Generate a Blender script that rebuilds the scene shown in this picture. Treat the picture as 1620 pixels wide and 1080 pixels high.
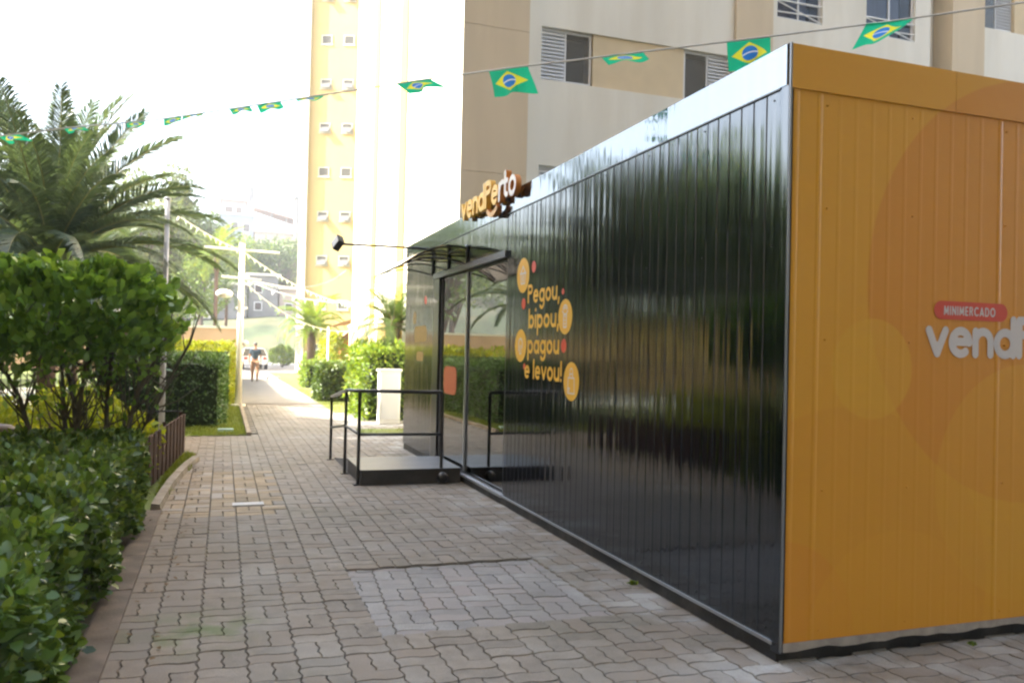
import bpy, math, random
import numpy as np
from mathutils import Vector, Matrix
from math import radians as R, sin, cos, pi
S = bpy.context.scene
for o in list(bpy.data.objects): bpy.data.objects.remove(o)
C = S.collection
random.seed(7); RNG = np.random.default_rng(7)

# ---------------------------------------------------------------- camera, sky, sun, exposure
cam = bpy.data.cameras.new('camera'); camo = bpy.data.objects.new('camera', cam); C.objects.link(camo)
cam.sensor_width = 36; cam.lens = 36*1305/1620; cam.clip_start = .05; cam.clip_end = 2000
yaw, pit, rol = R(19.3), R(.70), R(1.3)
F = Vector((sin(yaw)*cos(pit), cos(yaw)*cos(pit), sin(pit)))
R0 = Vector((cos(yaw), -sin(yaw), 0)); U0 = R0.cross(F)
CR = R0*cos(rol)+U0*sin(rol); CU = U0*cos(rol)-R0*sin(rol)
M = Matrix((CR, CU, -F)).transposed().to_4x4(); M.translation = Vector((0, 0, 1.6))
camo.matrix_world = M
S.camera = camo
cam.dof.use_dof = True; cam.dof.focus_distance = 6.0; cam.dof.aperture_fstop = 4.5
SUN_EL, SUN_AZ = R(40), R(-83)          # azimuth clockwise from +Y
sd = Vector((sin(SUN_AZ)*cos(SUN_EL), cos(SUN_AZ)*cos(SUN_EL), sin(SUN_EL)))
W = bpy.data.worlds.new('World'); S.world = W; W.use_nodes = True
nt = W.node_tree; nt.nodes.clear()
sky = nt.nodes.new('ShaderNodeTexSky'); sky.sky_type = 'NISHITA'; sky.sun_disc = False
sky.sun_elevation = SUN_EL; sky.sun_rotation = SUN_AZ % (2*pi); sky.air_density = 1.2; sky.dust_density = 4.0; sky.ozone_density = 1.0
hs = nt.nodes.new('ShaderNodeHueSaturation'); hs.inputs['Saturation'].default_value = .85
bg = nt.nodes.new('ShaderNodeBackground'); bg.inputs[1].default_value = .15
wo = nt.nodes.new('ShaderNodeOutputWorld')
nt.links.new(sky.outputs[0], hs.inputs['Color']); nt.links.new(hs.outputs[0], bg.inputs[0]); nt.links.new(bg.outputs[0], wo.inputs[0])
sun = bpy.data.lights.new('sun', 'SUN'); sun.energy = 4.5; sun.angle = R(.5); sun.color = (1, .93, .82)
so = bpy.data.objects.new('sun', sun); C.objects.link(so); so.rotation_euler = sd.to_track_quat('Z', 'Y').to_euler()
S.view_settings.view_transform = 'Standard'; S.view_settings.look = 'None'
S.view_settings.gamma = 1; S.view_settings.use_curve_mapping = False
S.view_settings.exposure = 2.58
S.render.engine = 'CYCLES'
S.cycles.filter_width = 2.4
S.cycles.max_bounces = 8; S.cycles.transparent_max_bounces = 16
S.cycles.sample_clamp_indirect = 6

# ---------------------------------------------------------------- materials
MATS = {}
def mat(name, col, rough=.7, var=.0, scale=3.0, bump=0., bscale=40., ior=1.5, metal=0., coat=0., dirt=None, rand=None, stretch=None, trans=0., spec=None):
    m = bpy.data.materials.new(name); m.use_nodes = True; n = m.node_tree.nodes; l = m.node_tree.links
    p = n['Principled BSDF']; p.inputs['Roughness'].default_value = rough; p.inputs['IOR'].default_value = ior
    p.inputs['Metallic'].default_value = metal; p.inputs['Coat Weight'].default_value = coat
    c = n.new('ShaderNodeRGB'); c.outputs[0].default_value = (*col, 1); out = c.outputs[0]
    geo = n.new('ShaderNodeNewGeometry'); pos = geo.outputs['Position']
    if stretch:
        mp = n.new('ShaderNodeMapping'); mp.inputs['Scale'].default_value = stretch; l.new(pos, mp.inputs[0]); pos = mp.outputs[0]
    def noise(sc, det=4):
        t = n.new('ShaderNodeTexNoise'); t.inputs['Scale'].default_value = sc; t.inputs['Detail'].default_value = det; l.new(pos, t.inputs['Vector']); return t.outputs['Fac']
    def mix(fac, a, b, kind='MIX'):
        x = n.new('ShaderNodeMix'); x.data_type = 'RGBA'; x.blend_type = kind
        if isinstance(fac, float): x.inputs[0].default_value = fac
        else: l.new(fac, x.inputs[0])
        for s, v in ((6, a), (7, b)):
            if isinstance(v, tuple): x.inputs[s].default_value = (*v, 1)
            else: l.new(v, x.inputs[s])
        return x.outputs[2]
    def rng(src, a, b, c0, d):
        x = n.new('ShaderNodeMapRange'); l.new(src, x.inputs[0]); x.inputs[1].default_value = a; x.inputs[2].default_value = b
        x.inputs[3].default_value = c0; x.inputs[4].default_value = d; return x.outputs[0]
    def bright(col_in, fac):
        x = n.new('ShaderNodeVectorMath'); x.operation = 'SCALE'; l.new(col_in, x.inputs[0]); l.new(fac, x.inputs['Scale']); return x.outputs[0]
    if var: out = bright(out, rng(noise(scale), .3, .7, 1-var, 1+var))
    if dirt: out = mix(rng(noise(dirt[1], 6), .48, .66, 0, dirt[2]), out, dirt[0])
    if name.startswith('paver'):
        sx = n.new('ShaderNodeSeparateXYZ'); l.new(geo.outputs['Position'], sx.inputs[0])
        nz = noise(2.6, 6); e1 = rng(sx.outputs[0], 2.0, 2.7, 0, 1); e2 = rng(nz, .46, .62, 0, .75)
        mm_ = n.new('ShaderNodeMath'); mm_.operation = 'MULTIPLY'; l.new(e1, mm_.inputs[0]); l.new(e2, mm_.inputs[1]); out = mix(mm_.outputs[0], out, (.42, .43, .43))
        out = mix(rng(noise(.7, 5), .5, .75, 0, .55), out, (.13, .125, .09))
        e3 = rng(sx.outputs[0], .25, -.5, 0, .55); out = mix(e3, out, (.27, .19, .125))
        mv = n.new('ShaderNodeVectorMath'); mv.operation = 'DISTANCE'; l.new(geo.outputs['Position'], mv.inputs[0]); mv.inputs[1].default_value = (-.12, 4.95, 0)
        m3 = n.new('ShaderNodeMath'); m3.operation = 'MULTIPLY'; l.new(rng(mv.outputs['Value'], .5, .08, 0, 1), m3.inputs[0]); l.new(rng(noise(5, 5), .4, .6, .1, .8), m3.inputs[1]); out = mix(m3.outputs[0], out, (.10, .14, .04))
        out = bright(out, rng(noise(160, 2), .3, .7, .82, 1.18))
    if rand:
        if rand[0] == 'island': r = geo.outputs['Random Per Island']
        else: r = n.new('ShaderNodeObjectInfo').outputs['Random']
        out = bright(out, rng(r, 0, 1, 1-rand[1], 1+rand[1]))
        if len(rand) > 2:
            ms = n.new('ShaderNodeMath'); ms.operation = 'MULTIPLY'; l.new(r, ms.inputs[0]); ms.inputs[1].default_value = 37.7
            fr = n.new('ShaderNodeMath'); fr.operation = 'FRACT'; l.new(ms.outputs[0], fr.inputs[0])
            out = mix(rng(fr.outputs[0], rand[3], 1, 0, .75), out, rand[2])
    l.new(out, p.inputs['Base Color'])
    if bump:
        b = n.new('ShaderNodeBump'); b.inputs['Strength'].default_value = bump; b.inputs['Distance'].default_value = .01
        l.new(noise(bscale, 5), b.inputs['Height']); l.new(b.outputs[0], p.inputs['Normal'])
    if spec is not None: p.inputs['Specular IOR Level'].default_value = spec
    if trans:
        t = n.new('ShaderNodeBsdfTranslucent'); tm = mix(1.0, out, (1.5, 1.35, .5), 'MULTIPLY'); l.new(tm, t.inputs[0])
        ms = n.new('ShaderNodeMixShader'); ms.inputs[0].default_value = trans
        l.new(p.outputs[0], ms.inputs[1]); l.new(t.outputs[0], ms.inputs[2]); l.new(ms.outputs[0], n['Material Output'].inputs[0])
    MATS[name] = m
    return m
def leafmat(name, col, v=.35, tip=None, rough=.4, trans=.35, kind='island', th=.6):
    return mat(name, col, rough, .12, 1.5, rand=(kind, v) + ((tip, th) if tip else ()), trans=trans)
PAV = (.235, .212, .182)
m_paver_i = mat('paver_concrete', PAV, .85, .16, 9, .35, 120, dirt=((.30, .29, .27), 1.3, .5), rand=('object', .10, (.235, .20, .165), .6))
m_paver_s = mat('paver_concrete_far', PAV, .85, .16, 9, .35, 120, dirt=((.30, .29, .27), 1.3, .5), rand=('island', .10, (.235, .20, .165), .6))
m_patch = mat('paver_relaid', (.275, .272, .268), .8, .12, 7, .3, 120, rand=('object', .1, (.3, .27, .26), .6))
m_patch_s = mat('paver_relaid_far', (.275, .272, .268), .8, .12, 7, .3, 120, rand=('island', .1, (.3, .27, .26), .6))
m_yel_pv = mat('paver_sandy', (.33, .26, .17), .85, .15, 5, .3, 100, dirt=((.2, .16, .11), 2.0, .5), rand=('object', .14, (.36, .33, .3), .55))
m_bed = mat('joint_sand', (.10, .085, .062), .95, .3, 20)
m_path = mat('far_paving', (.25, .23, .2), .85, .1, 2)
m_soil = mat('soil', (.11, .085, .055), .95, .3, 5, .5, 30, dirt=((.1, .13, .03), 2.5, .8))
m_lawn = mat('lawn', (.13, .17, .035), .95, .3, 3, .5, 60, dirt=((.17, .15, .06), 1.1, .5))
m_ground = mat('ground', (.16, .15, .12), .95, .2, .3)
m_asph = mat('asphalt', (.2, .19, .18), .9, .1, 2)
m_kerb = mat('kerb_concrete', (.3, .25, .19), .85, .2, 6, .4, 60, dirt=((.15, .11, .07), 4, .6))
m_kerb2 = mat('kerb_brown', (.19, .145, .11), .85, .25, 6, .4, 60, dirt=((.1, .07, .045), 4, .6))
m_blackp = mat('plinth_black', (.016, .017, .019), .6, .3, 6, .3, 60, dirt=((.09, .085, .08), 5, .5))
m_trim = mat('aluminium_trim', (.45, .47, .5), .35, metal=.8)
m_black = mat('black_steel', (.012, .013, .013), .32, .2, 5, coat=.3)
m_dark = mat('dark_interior', (.02, .02, .018), .8)
def clad(name, col, rough, ior, streak):
    m = bpy.data.materials.new(name); m.use_nodes = True; n = m.node_tree.nodes; l = m.node_tree.links; p = n['Principled BSDF']
    p.inputs['Base Color'].default_value = (*col, 1); p.inputs['IOR'].default_value = ior; p.inputs['Specular Tint'].default_value = (.80, .90, 1, 1)
    geo = n.new('ShaderNodeNewGeometry')
    mp = n.new('ShaderNodeMapping'); mp.inputs['Scale'].default_value = (9, 9, .28); l.new(geo.outputs['Position'], mp.inputs[0])
    t = n.new('ShaderNodeTexNoise'); t.inputs['Scale'].default_value = 1.6; t.inputs['Detail'].default_value = 2; l.new(mp.outputs[0], t.inputs['Vector'])
    b = n.new('ShaderNodeBump'); b.inputs['Strength'].default_value = streak; b.inputs['Distance'].default_value = .02; l.new(t.outputs['Fac'], b.inputs['Height']); l.new(b.outputs[0], p.inputs['Normal'])
    mp2 = n.new('ShaderNodeMapping'); mp2.inputs['Scale'].default_value = (30, 30, 2); l.new(geo.outputs['Position'], mp2.inputs[0])
    t2 = n.new('ShaderNodeTexNoise'); t2.inputs['Scale'].default_value = 1; l.new(mp2.outputs[0], t2.inputs['Vector'])
    mr = n.new('ShaderNodeMapRange'); l.new(t2.outputs['Fac'], mr.inputs[0]); mr.inputs[1].default_value = .35; mr.inputs[2].default_value = .7; mr.inputs[3].default_value = rough*.7; mr.inputs[4].default_value = rough*1.6
    l.new(mr.outputs[0], p.inputs['Roughness'])
    MATS[name] = m; return m
m_clad = clad('glossy_black_cladding', (.003, .003, .005), .08, 1.95, .2)
m_fascia = clad('glossy_black_fascia', (.008, .009, .014), .05, 2.9, .09)
def amber():
    m = bpy.data.materials.new('amber_print'); m.use_nodes = True; n = m.node_tree.nodes; l = m.node_tree.links; p = n['Principled BSDF']
    p.inputs['Roughness'].default_value = .33; p.inputs['IOR'].default_value = 1.45
    geo = n.new('ShaderNodeNewGeometry'); cur = None
    c = n.new('ShaderNodeRGB'); c.outputs[0].default_value = (.68, .345, .03, 1); cur = c.outputs[0]
    for (cx, cz, r, col, f) in ((4.55, 2.02, 1.25, (.64, .265, .03), .8), (3.2, .35, 1.0, (.63, .285, .03), .35), (4.5, .9, .7, (.7, .38, .035), .4), (3.35, 1.55, .28, (.7, .39, .035), .6), (2.75, .15, .5, (.66, .28, .03), .55), (5.6, .4, 1.1, (.62, .26, .03), .6), (6.6, 2.2, 1.0, (.7, .38, .03), .5), (3.55, .05, .62, (.70, .35, .03), .45)):
        v = n.new('ShaderNodeVectorMath'); v.operation = 'SUBTRACT'; l.new(geo.outputs['Position'], v.inputs[0]); v.inputs[1].default_value = (cx, 0, cz)
        v2 = n.new('ShaderNodeVectorMath'); v2.operation = 'MULTIPLY'; l.new(v.outputs[0], v2.inputs[0]); v2.inputs[1].default_value = (1, 0, 1)
        ln = n.new('ShaderNodeVectorMath'); ln.operation = 'LENGTH'; l.new(v2.outputs[0], ln.inputs[0])
        mr = n.new('ShaderNodeMapRange'); l.new(ln.outputs['Value'], mr.inputs[0]); mr.inputs[1].default_value = r; mr.inputs[2].default_value = r-.012; mr.inputs[3].default_value = 0; mr.inputs[4].default_value = f
        x = n.new('ShaderNodeMix'); x.data_type = 'RGBA'; l.new(mr.outputs[0], x.inputs[0]); l.new(cur, x.inputs[6]); x.inputs[7].default_value = (*col, 1); cur = x.outputs[2]
    l.new(cur, p.inputs['Base Color'])
    t = n.new('ShaderNodeTexNoise'); t.inputs['Scale'].default_value = 6; l.new(geo.outputs['Position'], t.inputs['Vector'])
    b = n.new('ShaderNodeBump'); b.inputs['Strength'].default_value = .15; b.inputs['Distance'].default_value = .01; l.new(t.outputs['Fac'], b.inputs['Height']); l.new(b.outputs[0], p.inputs['Normal'])
    return m
m_amber = amber()
def glass(name, tint=(.9, .93, .9), mixf=.5, rough=.01, ior=1.9):
    m = bpy.data.materials.new(name); m.use_nodes = True; n = m.node_tree.nodes; l = m.node_tree.links
    n.remove(n['Principled BSDF'])
    g = n.new('ShaderNodeBsdfGlossy'); g.inputs['Roughness'].default_value = rough; g.inputs['Color'].default_value = (1, 1, 1, 1)
    t = n.new('ShaderNodeBsdfTransparent'); t.inputs['Color'].default_value = (*tint, 1)
    fr = n.new('ShaderNodeFresnel'); fr.inputs['IOR'].default_value = ior
    mx = n.new('ShaderNodeMixShader'); l.new(fr.outputs[0], mx.inputs[0]); l.new(t.outputs[0], mx.inputs[1]); l.new(g.outputs[0], mx.inputs[2])
    l.new(mx.outputs[0], n['Material Output'].inputs[0]); return m
m_glass = glass('door_glass', (.6, .63, .5), ior=3.6)
m_wglass = glass('window_glass', (.7, .7, .7), ior=1.22)
m_smoke = glass('smoked_polycarbonate', (.16, .14, .15), rough=.15, ior=1.45)
m_yel = mat('sign_yellow', (.95, .58, .03), .4)
m_org = mat('sign_orange_side', (.55, .2, .025), .45)
m_wht = mat('sign_white', (.8, .76, .74), .4)
m_peach = mat('sign_peach', (.75, .42, .12), .4)
m_dwht = mat('decal_white', (.62, .6, .62), .45)
m_dyel = mat('decal_yellow', (.72, .40, .03), .45)
m_dred = mat('decal_red', (.6, .06, .025), .45)
m_dgry = mat('decal_pale', (.6, .58, .5), .45)
m_tan = mat('tan_render', (.62, .515, .37), .9, .06, 1.2, .2, 60, dirt=((.52, .42, .29), 1.6, .4), stretch=(1, 1, .18))
m_tan2 = mat('tan_band_render', (.62, .505, .33), .9, .05, 2.5, .3, 90)
m_cream = mat('light_render', (.74, .71, .63), .9, .06, 1.2, .2, 60, dirt=((.62, .57, .47), 1.6, .4), stretch=(1, 1, .18))
m_ivory = mat('ivory_render', (.74, .70, .6), .9, .05, .5)
m_yell = mat('yellow_render', (.62, .43, .17), .9, .06, .5)
m_white = mat('white_paint', (.8, .8, .78), .5)
m_pvc = mat('window_white', (.66, .67, .69), .45)
m_curtain = mat('curtain_blue', (.42, .5, .72), .9, .15, 9, stretch=(8, 8, .2))
m_rdark = mat('room_dark', (.07, .055, .05), .9)
m_net = mat('safety_net', (.35, .34, .3), .8)
m_brown = mat('brown_fence_paint', (.055, .026, .017), .8, .15, 6, spec=.15)
m_bark = mat('bark', (.12, .09, .065), .95, .35, 9, .8, 40)
m_palmbark = mat('palm_trunk', (.13, .085, .06), .95, .45, 14, 1, 25, stretch=(1, 1, 3))
m_stem = mat('green_stem', (.09, .075, .045), .8, .3, 10)
m_rachis = mat('palm_rachis', (.2, .19, .07), .6, .2, 5)
l_hedge = leafmat('hedge_leaf', (.088, .155, .038), .5, (.22, .30, .055), .27, .3, th=.72)
l_hedge_o = leafmat('hedge_leaf_near', (.095, .17, .04), .45, (.23, .31, .055), .27, .3, 'object', .68)
l_top = leafmat('topiary_leaf', (.13, .24, .055), .4, (.21, .33, .06), .27, .35, th=.8)
l_top_o = leafmat('topiary_leaf_near', (.17, .30, .06), .35, (.24, .36, .075), .27, .4, 'object', .6)
l_palm = leafmat('palm_leaflet', (.075, .115, .085), .3, None, .35, .3)
l_gold = leafmat('golden_leaf', (.26, .32, .025), .3, (.38, .36, .03), .5, .45)
l_mid = leafmat('mid_leaf', (.06, .11, .022), .4, (.13, .18, .03), .45, .3)
l_hedge2 = leafmat('dark_hedge_leaf', (.07, .14, .04), .4, (.11, .18, .04), .4, .3)
l_brt = leafmat('bright_leaf', (.15, .24, .035), .35, (.26, .3, .04), .5, .4)
l_far = leafmat('far_leaf', (.09, .13, .045), .35, (.15, .18, .05), .6, .3)
l_grass = leafmat('grass_blade', (.16, .22, .03), .4, (.26, .26, .06), .6, .4)

# ---------------------------------------------------------------- helpers
def tag(o, label=None, cat=None, group=None, kind=None):
    if label: o['label'] = label
    if cat: o['category'] = cat
    if group: o['group'] = group
    if kind: o['kind'] = kind
    return o
def thing(name, label, cat, loc=(0, 0, 0), rz=0, group=None):
    o = bpy.data.objects.new(name, None); C.objects.link(o); o.location = loc; o.rotation_euler[2] = rz; o.empty_display_size = .2
    return tag(o, label, cat, group)
def wloc(p):
    v = Vector((0, 0, 0))
    while p is not None: v += p.location; p = p.parent
    return v
def link(name, me, parent=None, loc=(0, 0, 0), rot=None, scale=None):
    o = bpy.data.objects.new(name, me); C.objects.link(o); o.parent = parent; o.location = loc
    if rot is not None: o.rotation_euler = rot
    if scale is not None: o.scale = scale
    return o
class MB:
    def __init__(s): s.v = []; s.f = []; s.m = []; s.cur = 0; s.sm = False
    def add(s, vs, fs):
        b = len(s.v); s.v += [tuple(v) for v in vs]; s.f += [tuple(b+i for i in f) for f in fs]; s.m += [s.cur]*len(fs); return s
    def mi(s, i): s.cur = i; return s
    def box(s, x0, x1, y0, y1, z0, z1):
        if x0 > x1: x0, x1 = x1, x0
        if y0 > y1: y0, y1 = y1, y0
        return s.add([(x0, y0, z0), (x1, y0, z0), (x1, y1, z0), (x0, y1, z0), (x0, y0, z1), (x1, y0, z1), (x1, y1, z1), (x0, y1, z1)],
                     [(0, 3, 2, 1), (4, 5, 6, 7), (0, 1, 5, 4), (1, 2, 6, 5), (2, 3, 7, 6), (3, 0, 4, 7)])
    def quad(s, a, b, c, d): return s.add([a, b, c, d], [(0, 1, 2, 3)])
    def tube(s, pts, r, n=8, caps=True):
        pts = [Vector(p) for p in pts]; rs = r if isinstance(r, (list, tuple)) else [r]*len(pts); vs = []; fs = []
        for i, p in enumerate(pts):
            d = (pts[min(i+1, len(pts)-1)]-pts[max(i-1, 0)]).normalized()
            a = d.cross(Vector((0, 0, 1)) if abs(d.z) < .9 else Vector((1, 0, 0))).normalized(); b = d.cross(a)
            for k in range(n): t = 2*pi*k/n; vs.append(p+(a*cos(t)+b*sin(t))*rs[i])
        for i in range(len(pts)-1):
            for k in range(n): k2 = (k+1) % n; fs.append((i*n+k, i*n+k2, (i+1)*n+k2, (i+1)*n+k))
        if caps: fs.append(tuple(range(n-1, -1, -1))); fs.append(tuple((len(pts)-1)*n+k for k in range(n)))
        return s.add(vs, fs)
    def ball(s, c, r, n=10, sq=(1, 1, 1)):
        vs = []; fs = []; m = n//2
        for i in range(m+1):
            a = pi*i/m
            for k in range(n): t = 2*pi*k/n; vs.append((c[0]+r*sq[0]*sin(a)*cos(t), c[1]+r*sq[1]*sin(a)*sin(t), c[2]+r*sq[2]*cos(a)))
        for i in range(m):
            for k in range(n): fs.append((i*n+k, (i+1)*n+k, (i+1)*n+(k+1) % n, i*n+(k+1) % n))
        return s.add(vs, fs)
    def mesh(s, name, mats, off=(0, 0, 0), smooth=False):
        me = bpy.data.meshes.new(name)
        me.from_pydata([(v[0]-off[0], v[1]-off[1], v[2]-off[2]) for v in s.v], [], s.f)
        for m in (mats if isinstance(mats, (list, tuple)) else [mats]): me.materials.append(m)
        if isinstance(mats, (list, tuple)): me.polygons.foreach_set('material_index', s.m)
        if smooth: me.shade_smooth()
        return me
    def put(s, name, mats, parent=None, smooth=False, origin=None):
        """vertices are given in world axes; origin None = keep the parent's origin"""
        base = wloc(parent) if parent else Vector((0, 0, 0))
        og = Vector(origin) if origin is not None else base
        return link(name, s.mesh(name, mats, og, smooth), parent, og-base)
    def top(s, name, mats, label, cat, origin, group=None, smooth=False):
        return tag(s.put(name, mats, None, smooth, origin), label, cat, group)
def struct(o): o['kind'] = 'structure'; return o
def npmesh(name, V, Fc, mats):
    """V (n,3), Fc (m,k) equal sized faces"""
    me = bpy.data.meshes.new(name); m, k = Fc.shape
    me.vertices.add(len(V)); me.vertices.foreach_set('co', V.astype(np.float32).ravel())
    me.loops.add(m*k); me.loops.foreach_set('vertex_index', Fc.astype(np.int32).ravel())
    me.polygons.add(m); me.polygons.foreach_set('loop_start', np.arange(m, dtype=np.int32)*k)
    me.materials.append(mats); me.update(calc_edges=True); return me
# leaf templates: x across, y along, z up
LEAF = (np.array([(0, 0, 0), (-.3, .3, .07), (0, .5, 0), (.3, .3, .07), (-.24, .75, .05), (0, 1, -.1), (.24, .75, .05)]), np.array([(0, 3, 2, 1), (1, 2, 5, 4), (3, 6, 5, 2)]))
BIG = (np.array([(0, 0, 0), (-.22, .35, .06), (0, .5, 0), (.22, .35, .06), (-.33, .72, .09), (0, 1, -.04), (.33, .72, .09)]), np.array([(0, 3, 2, 1), (1, 2, 5, 4), (3, 6, 5, 2)]))
SIMPLE = (np.array([(0, 0, 0), (-.28, .45, .08), (0, 1, -.05), (.28, .45, .08)]), np.array([(0, 3, 2, 1)]))
def frames(D, N):
    Y = D/np.linalg.norm(D, axis=1, keepdims=True); X = np.cross(Y, N); X /= np.linalg.norm(X, axis=1, keepdims=True)+1e-9; Z = np.cross(X, Y); return X, Y, Z
def scatter(name, P, D, N, size, tmpl, m, off=(0, 0, 0)):
    T, Fc = tmpl; X, Y, Z = frames(D, N); s = size[:, None, None]
    V = P[:, None, :]+s*(T[None, :, 0:1]*X[:, None]+T[None, :, 1:2]*Y[:, None]+T[None, :, 2:3]*Z[:, None])
    n, k = len(P), len(T); FF = (Fc[None]+(np.arange(n)*k)[:, None, None]).reshape(-1, Fc.shape[1])
    return npmesh(name, V.reshape(-1, 3)-np.array(off), FF, m)
def rnd(n, s=1.): return RNG.normal(0, s, (n, 3))
def unit(a): return a/(np.linalg.norm(a, axis=1, keepdims=True)+1e-9)
def leaf_parts(root, P, D, N, size, tmpl, m, count, eye=(0, 0, 1.6), name='leaf'):
    """the leaves that show largest as parts of their own; returns the mask of the rest"""
    base = np.array(wloc(root)); d = np.linalg.norm(P-np.array(eye), axis=1)
    key = size/d
    F_ = np.array(F); q = (P-np.array(eye)); dep = q@F_; xx = 810+1305*(q@np.array(CR))/dep; yy = 540-1305*(q@np.array(CU))/dep
    vis = (xx > -10) & (xx < 1630) & (yy < 1090) & (yy > -10)
    face = np.einsum('ij,ij->i', N, -q)/d
    key = np.where(vis & (face > .1), key*(1+.25*face), 0)*(1+0*xx)
    idx = np.argsort(-key)[:count]
    me = npmesh(name, tmpl[0].copy(), tmpl[1], m)
    X, Y, Z = frames(D, N)
    for i in idx:
        o = bpy.data.objects.new(name, me); C.objects.link(o); o.parent = root
        mm = Matrix((X[i], Y[i], Z[i])).transposed(); o.location = P[i]-base; o.rotation_euler = mm.to_euler(); o.scale = (size[i],)*3
    mask = np.ones(len(P), bool); mask[idx] = False; return mask
def stuffpart(me, name, root):
    o = link(name, me, root); o['kind'] = 'stuff'; return o

# ---------------------------------------------------------------- ground and paving
def sheet(name, m, x0, x1, y0, y1, z, nx=1, ny=1):
    b = MB(); b.quad((x0, y0, z), (x1, y0, z), (x1, y1, z), (x0, y1, z)); return struct(b.put(name, m))
sheet('ground', m_ground, -400, 400, -60, 600, -.10)
sheet('lawn', m_lawn, -30, -.55, 8.6, 50, -.012)
sheet('soil', m_soil, -12, -.55, -3, 8.596, -.012)
b = MB(); b.quad((-.62, 8.6, -.008), (-.34, 12.1, -.008), (-.34, 12.9, -.008), (-.62, 12.9, -.008)); 
struct(b.put('grass_verge', m_lawn))
bed = sheet('paving', m_bed, -3.2, 12, 0.5, 24.0, -.022)
b = MB(); b.quad((.46, 24, .0), (3.4, 24, .0), (3.3, 52, .0), (.9, 52, .0)); struct(b.put('far_path', m_path))
sheet('lawn', m_lawn, 3.75, 14, 13.6, 52, -.002); sheet('lawn', m_lawn, 2.62, 3.749, 20.5, 52, .007)
b = MB(); b.box(2.5, 3.75, 15.3, 16.3, -.03, .012); struct(b.put('lawn', m_lawn))
sheet('lawn', m_lawn, -.55, .44, 15.5, 50, .004)
sheet('road', m_asph, -60, 60, 52, 84, .004)
b = MB(); b.box(.44, .52, 15.5, 52, -.03, .05); b.put('path_kerb', m_kerb); struct(bpy.data.objects['path_kerb'])
sheet('footpath', m_path, 3.1, 9, 17.9, 19.6, .006)
# paver module: the zigzag grid maps (x, y) to (x + a f(y), y + a f(x))
P_, A_ = .24, .0075
def zz(t):
    t = (t/P_) % 1.0
    return float(np.interp(t, (0, .125, .375, .625, .875, 1), (0, 1, 1, -1, -1, 0)))
def zv(t):
    t = (t/(P_/2)) % 1.0
    return float(np.interp(t, (0, .25, .75, 1), (0, 1, -1, 0)))
def edge(a, b):
    n = (0, .125, .375, .625, .875, 1) if abs(abs(b-a)-P_) < 1e-6 else (0, .25, .75, 1)
    return [a+(b-a)*t for t in n[:-1]]
def paver_poly(x0, y0, x1, y1, amp=A_, g=.0019):
    pts = [(x, y0, 0, 1) for x in edge(x0, x1)]+[(x1, y, -1, 0) for y in edge(y0, y1)]+[(x, y1, 0, -1) for x in edge(x1, x0)]+[(x0, y, 1, 0) for y in edge(y1, y0)]
    out = []
    for i, (x, y, nx, ny) in enumerate(pts):
        cx, cy = (x0+x1)/2, (y0+y1)/2
        sx = g*(1 if x < x0+1e-6 else -1 if x > x1-1e-6 else 0); sy = g*(1 if y < y0+1e-6 else -1 if y > y1-1e-6 else 0)
        out.append((x+sx+amp*zv(y), y+sy+amp*1.2*zz(x)))
    return out
KINDS = [(0, 0, P_, P_/2), (0, P_/2, P_, P_), (0, 0, P_/2, P_), (P_/2, 0, P_, P_)]
def paver_geo(kind, amp=A_, g=.0019):
    x0, y0, x1, y1 = kind; o = paver_poly(x0, y0, x1, y1, amp, g); cx, cy = (x0+x1)/2, (y0+y1)/2; n = len(o)
    ch = .0032
    def ins(p): dx, dy = p[0]-cx, p[1]-cy; return (p[0]-ch*np.sign(dx)*min(1, abs(dx)/.03), p[1]-ch*np.sign(dy)*min(1, abs(dy)/.03))
    V = [(*ins(p), 0) for p in o]+[(p[0], p[1], -.016) for p in o]
    Fc = [tuple(range(n))]+[(i+n, (i+1) % n+n, (i+1) % n, i) for i in range(n)]
    return [(v[0]-cx, v[1]-cy, v[2]) for v in V], Fc, (cx, cy)
GEO = [paver_geo(k) for k in KINDS]; GEO_Y = [paver_geo(k, .0015, .004) for k in KINDS]
def pmeshes(geo, m, nm='paver'):
    r = []
    for V, Fc, c in geo:
        me = bpy.data.meshes.new(nm); me.from_pydata(V, [], Fc); me.materials.append(m); r.append(me)
    return r
PM, PMP, PMY = pmeshes(GEO, m_paver_i), pmeshes(GEO, m_patch), pmeshes(GEO_Y, m_yel_pv)
# relaid patch corners
PQ = [Vector(p) for p in ((.88, 4.59), (2.32, 4.59), (2.32, 6.03), (.88, 6.03))]
_pc = sum(PQ, Vector((0, 0)))/4; PQL = [p+(p-_pc).normalized()*.13 for p in PQ]
def inside(q, x, y):
    s = None
    for i in range(4):
        a, c = q[i], q[(i+1) % 4]; cr = (c.x-a.x)*(y-a.y)-(c.y-a.y)*(x-a.x)
        if cr < 0: return False
    return True
def in_path(x, y):
    if y < 3.0: return -.58 < x < 9
    if y < 3.70: return -.58 < x < 9
    if y < 8.6: return -.58 < x < 2.82
    if y < 12.1: return x > -.60+.2*(y-8.6)/3.5 and x < 2.82
    if y < 15.45: return -3.0 < x < (2.82 if y < 13.2 else 5.5)
    return .56 < x < (2.45 if y < 16.4 else 3.7)
plist = []   # x, y, rot, kindindex, type, z
ox, oy = -.32, .03
for i in range(-12, 40):
    for j in range(4, 100):
        X0, Y0 = ox+i*P_, oy+j*P_
        if Y0 > 23.7: continue
        ks = (0, 1) if (i+j) % 2 == 0 else (2, 3)
        for k in ks:
            c = GEO[k][2]; x, y = X0+c[0], Y0+c[1]
            if not in_path(x, y) or inside(PQ, x, y): continue
            ty = 'y' if (8.15 < y < 11.15 and x < .53) else 'p'
            z = 0.0
            plist.append((x, y, 0, k, ty, z))
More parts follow.
